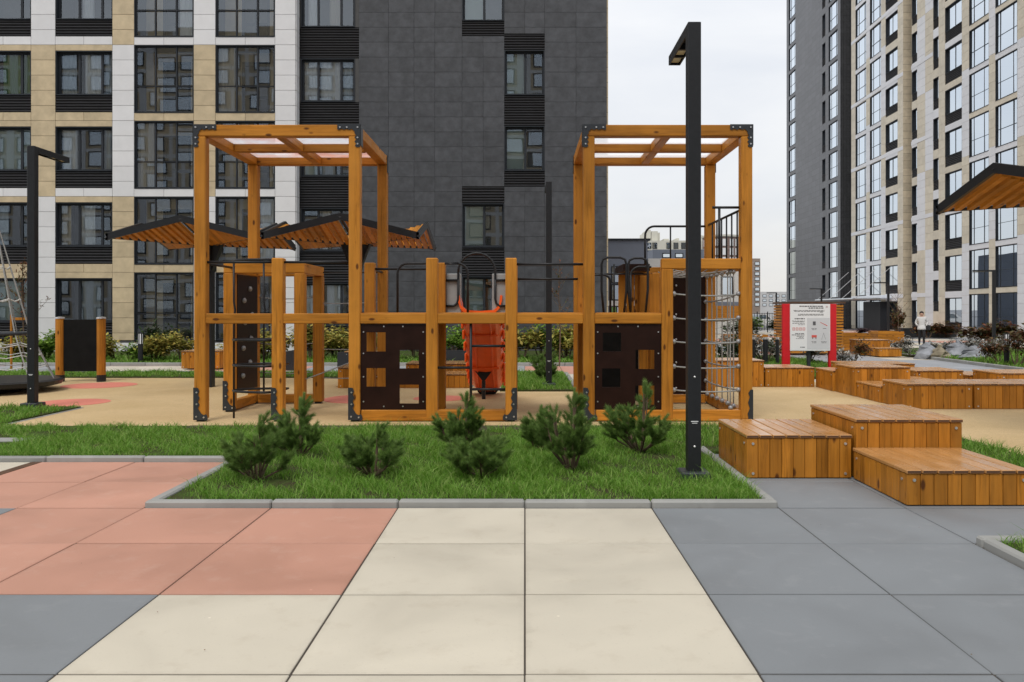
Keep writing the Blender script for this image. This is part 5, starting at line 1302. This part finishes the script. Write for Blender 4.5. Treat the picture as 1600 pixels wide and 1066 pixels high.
# ================================================================== far buildings between the blocks
def simple_block(name, label, Yb, pxa, pxb, ztop, wallm, wins, depth=10, extra=None, glass='glassb', z0=0):
    k = Yb/1300; o = thing(name, (px(pxa,Yb), Yb, 0), label, 'building'); W_ = (pxb-pxa)*k
    MB().box(0, W_, 0, depth, z0, ztop).build('wall', wallm, o)
    for (a, b_, c, d) in wins:
        x0, x1, z1, zb_ = (a-pxa)*k, (b_-pxa)*k, pz(c,Yb), pz(d,Yb)
        f = MB().box(x0-.08, x1+.08, -.06, -.005, zb_-.08, z1+.08).build('window', M['frame'], o); 
        MB().add([(x0,-.065,zb_),(x1,-.065,zb_),(x1,-.065,z1),(x0,-.065,z1)], [(0,1,2,3)]).build('pane', M[glass], f)
    if extra: extra(o, k, pxa)
    return o
bluegrey = m_plain('blue_grey_render', (.165,.19,.24), .7, .06, .6); palerender = m_plain('pale_render', (.66,.66,.64), .7, .05, .6)
creamr = m_plain('cream_render', (.58,.57,.50), .7, .08, .5); brownr = m_grid('brown_brick', (.21,.145,.125), (.3,.27,.24), .8, .35); greyr = m_plain('far_grey_render', (.50,.50,.50), .8, .1, .3)
def low_extra(o, k, pa):
    MB().box(-.3, (1016-pa)*k, -.15, 10.2, pz(376,58), pz(373,58)).build('parapet', M['frame'], o)
    MB().box(0, (1112-pa)*k, -.12, -.01, pz(478,58), pz(470,58)).build('white_band', palerender, o)
    MB().box((956-pa)*k, (962-pa)*k, -.10, -.01, 0.1, pz(480,58)).build('green_panel', m_plain('green_panel', (.16,.34,.08), .6), o)
simple_block('low_grey_building', 'low blue grey building with white band beyond the bridge', 58, 925, 1012, pz(375,58), bluegrey,
   [(957,967,418,441),(957,967,446,468),(983,995,418,441),(983,995,446,468),(935,945,418,441),(935,945,446,468),(964,1000,480,497)], 12, low_extra)
def wing_extra(o, k, pa):
    MB().box(0, (1168-pa)*k, -.15, -.01, pz(497,60), pz(478,60)).build('timber_cladding', M['wx'], o); MB().box(0, (1168-pa)*k, -.12, -.01, pz(478,60), pz(472,60)).build('grey_band', bluegrey, o)
simple_block('white_wing_building', 'white and blue grey building wing behind the rope net', 60, 1013, 1160, pz(404,60), palerender, [(1030,1046,420,445),(1070,1088,420,445),(1128,1143,434,460),(1100,1112,434,460)], 12, wing_extra)
simple_block('blue_roof_building', 'blue grey roof storey in front of the cream block', 75, 1020, 1100, pz(390,75), bluegrey, [(1036,1046,397,402),(1056,1066,397,402)], 10)
def roof_boxes(o, k, pa):
    for a, b_, c in ((1009,1034,362),(1013,1019,358),(1020,1030,360),(1085,1102,366),(1040,1048,372),(1060,1064,371)): MB().box((a-pa)*k, (b_-pa)*k, 2-(a%7)*.1, 7+(a%5)*.1, pz(376,140), pz(c,140)).build('roof_plant', creamr, o)
simple_block('cream_apartment_block', 'far cream apartment block with rooftop plant seen through the second tower', 140, 950, 1112, pz(376,140), creamr,
   [(a, a+6, r_, r_+8) for r_ in (380,392) for a in (1011,1020,1042,1053,1065,1076,1088)], 12, roof_boxes)
o = thing('round_brown_tower', (px(1126,135), 135, 0), 'far brown brick rotunda behind the balusters', 'building')
rt_ = MB().tube([(0,0,0),(0,0,pz(372,135))], 2.9, 24); rt_.build('wall', brownr, o); MB().tube([(0,0,pz(372,135)),(0,0,pz(369,135))], 3.05, 24).build('cornice', creamr, o)
for zc_ in (381, 395, 409):
    for k in range(7):
        a = R(200+k*23); c_, s_ = math.cos(a), math.sin(a)
        f = MB().box(-.32,.32,-.05,.05,-.55,.55).build('window', M['white'], o, (2.92*c_, 2.92*s_, pz(zc_,135)), (0,0,a+math.pi/2))
simple_block('slim_far_tower', 'slim far apartment tower beside the second wooden tower post', 150, 1160, 1188, pz(404,150), m_grid('far_tower_brick', (.30,.24,.20), (.6,.6,.58), 3.2, 1.5), [(1180,1186,r_, r_+4) for r_ in range(410,478,8)], 10)
simple_block('far_white_block', 'pale far block on the horizon left of the charcoal tower', 190, 1183, 1240, pz(456,190), greyr, [(a, a+5, r_, r_+3) for r_ in (461,468,475) for a in (1192,1202,1212,1222)], 10)
# fence and parked cars at the street
o = thing('metal_fence', (px(1118,64), 64, 0), 'dark metal fence between the courtyard and the street', 'fence'); W_ = px(1232,64)-px(1118,64)
for k in range(8): MB().box(k*W_/7-.03, k*W_/7+.03, -.03,.03, 0, 1.6).build('post', M['steel'], o)
for k in range(29): MB().box((k+.5)*W_/29-.012, (k+.5)*W_/29+.012, -.012,.012, .15, 1.5).build('bar', M['steel'], o)
for z in (.2, 1.45): MB().box(0, W_, .013, .04, z-.02, z+.02).build('rail', M['steel'], o)
def car(x, y, paint, label, rz=0):
    o = thing('parked_car', (x, y, 0), label, 'car', 'cars parked on the far street', rz); pm = m_plain(label[:12]+'_paint', paint, .25, .02)
    MB().prism([(-2.1,.28),(2.1,.28),(2.15,.62),(2.0,.80),(1.15,.88),(.55,1.38),(-1.1,1.42),(-1.75,.95),(-2.12,.85)], -.85, .85).build('body', pm, o)
    for sg in (-1, 1):
        MB().prism([(-1.45,.93),(.95,.90),(.48,1.30),(-1.02,1.34)], sg*.853-.004, sg*.853+.004).build('side_window', M['glassb'], o)
        for wx_ in (-1.3, 1.3):
            t_ = MB().tube([(wx_,sg*.70,.31),(wx_,sg*.88,.31)], .31, 16).build('wheel', M['black'], o); MB().tube([(wx_,sg*.881,.31),(wx_,sg*.90,.31)], .19, 12).build('rim', M['bolt'], t_)
    for y_ in (-.6,.6): MB().box(2.05,2.16,y_-.18,y_+.18,.60,.74).build('headlight', M['white'], o)
car(px(1185,80), 80, (.7,.7,.7), 'white car parked behind the fence'); car(px(1150,84), 84, (.05,.06,.09), 'dark car parked behind the fence')

# ================================================================== fallen leaves
g = np.random.default_rng(77); n = 150
X = np.concatenate([g.uniform(-5,4,30), g.uniform(-7,6,120)]); Yv = np.concatenate([g.uniform(3.2,8.5,30), g.uniform(8.9,17,120)])
Z = np.where((X > -3) & (X < 2) & (Yv > 6.9) & (Yv < 11.4), .075, .009); Pc = np.stack([X,Yv,Z],1)
D = np.stack([np.cos(X*99), np.sin(X*99), .1*np.sin(Yv*50)],1); D /= np.linalg.norm(D,axis=1,keepdims=True); a = np.stack([-D[:,1], D[:,0], np.full(n,.15)],1); s = np.where(Yv < 8.6, g.uniform(.003,.007,n), g.uniform(.007,.017,n))[:,None]
link('fallen_leaves', soup('fallen_leaves', np.stack([Pc-D*s, Pc+a*s*.6, Pc+D*s, Pc-a*s*.6],1).reshape(-1,3), 4, M['leafr']), label='tiny fallen leaves scattered on the paving and sand surface', cat='leaves', kind='stuff')
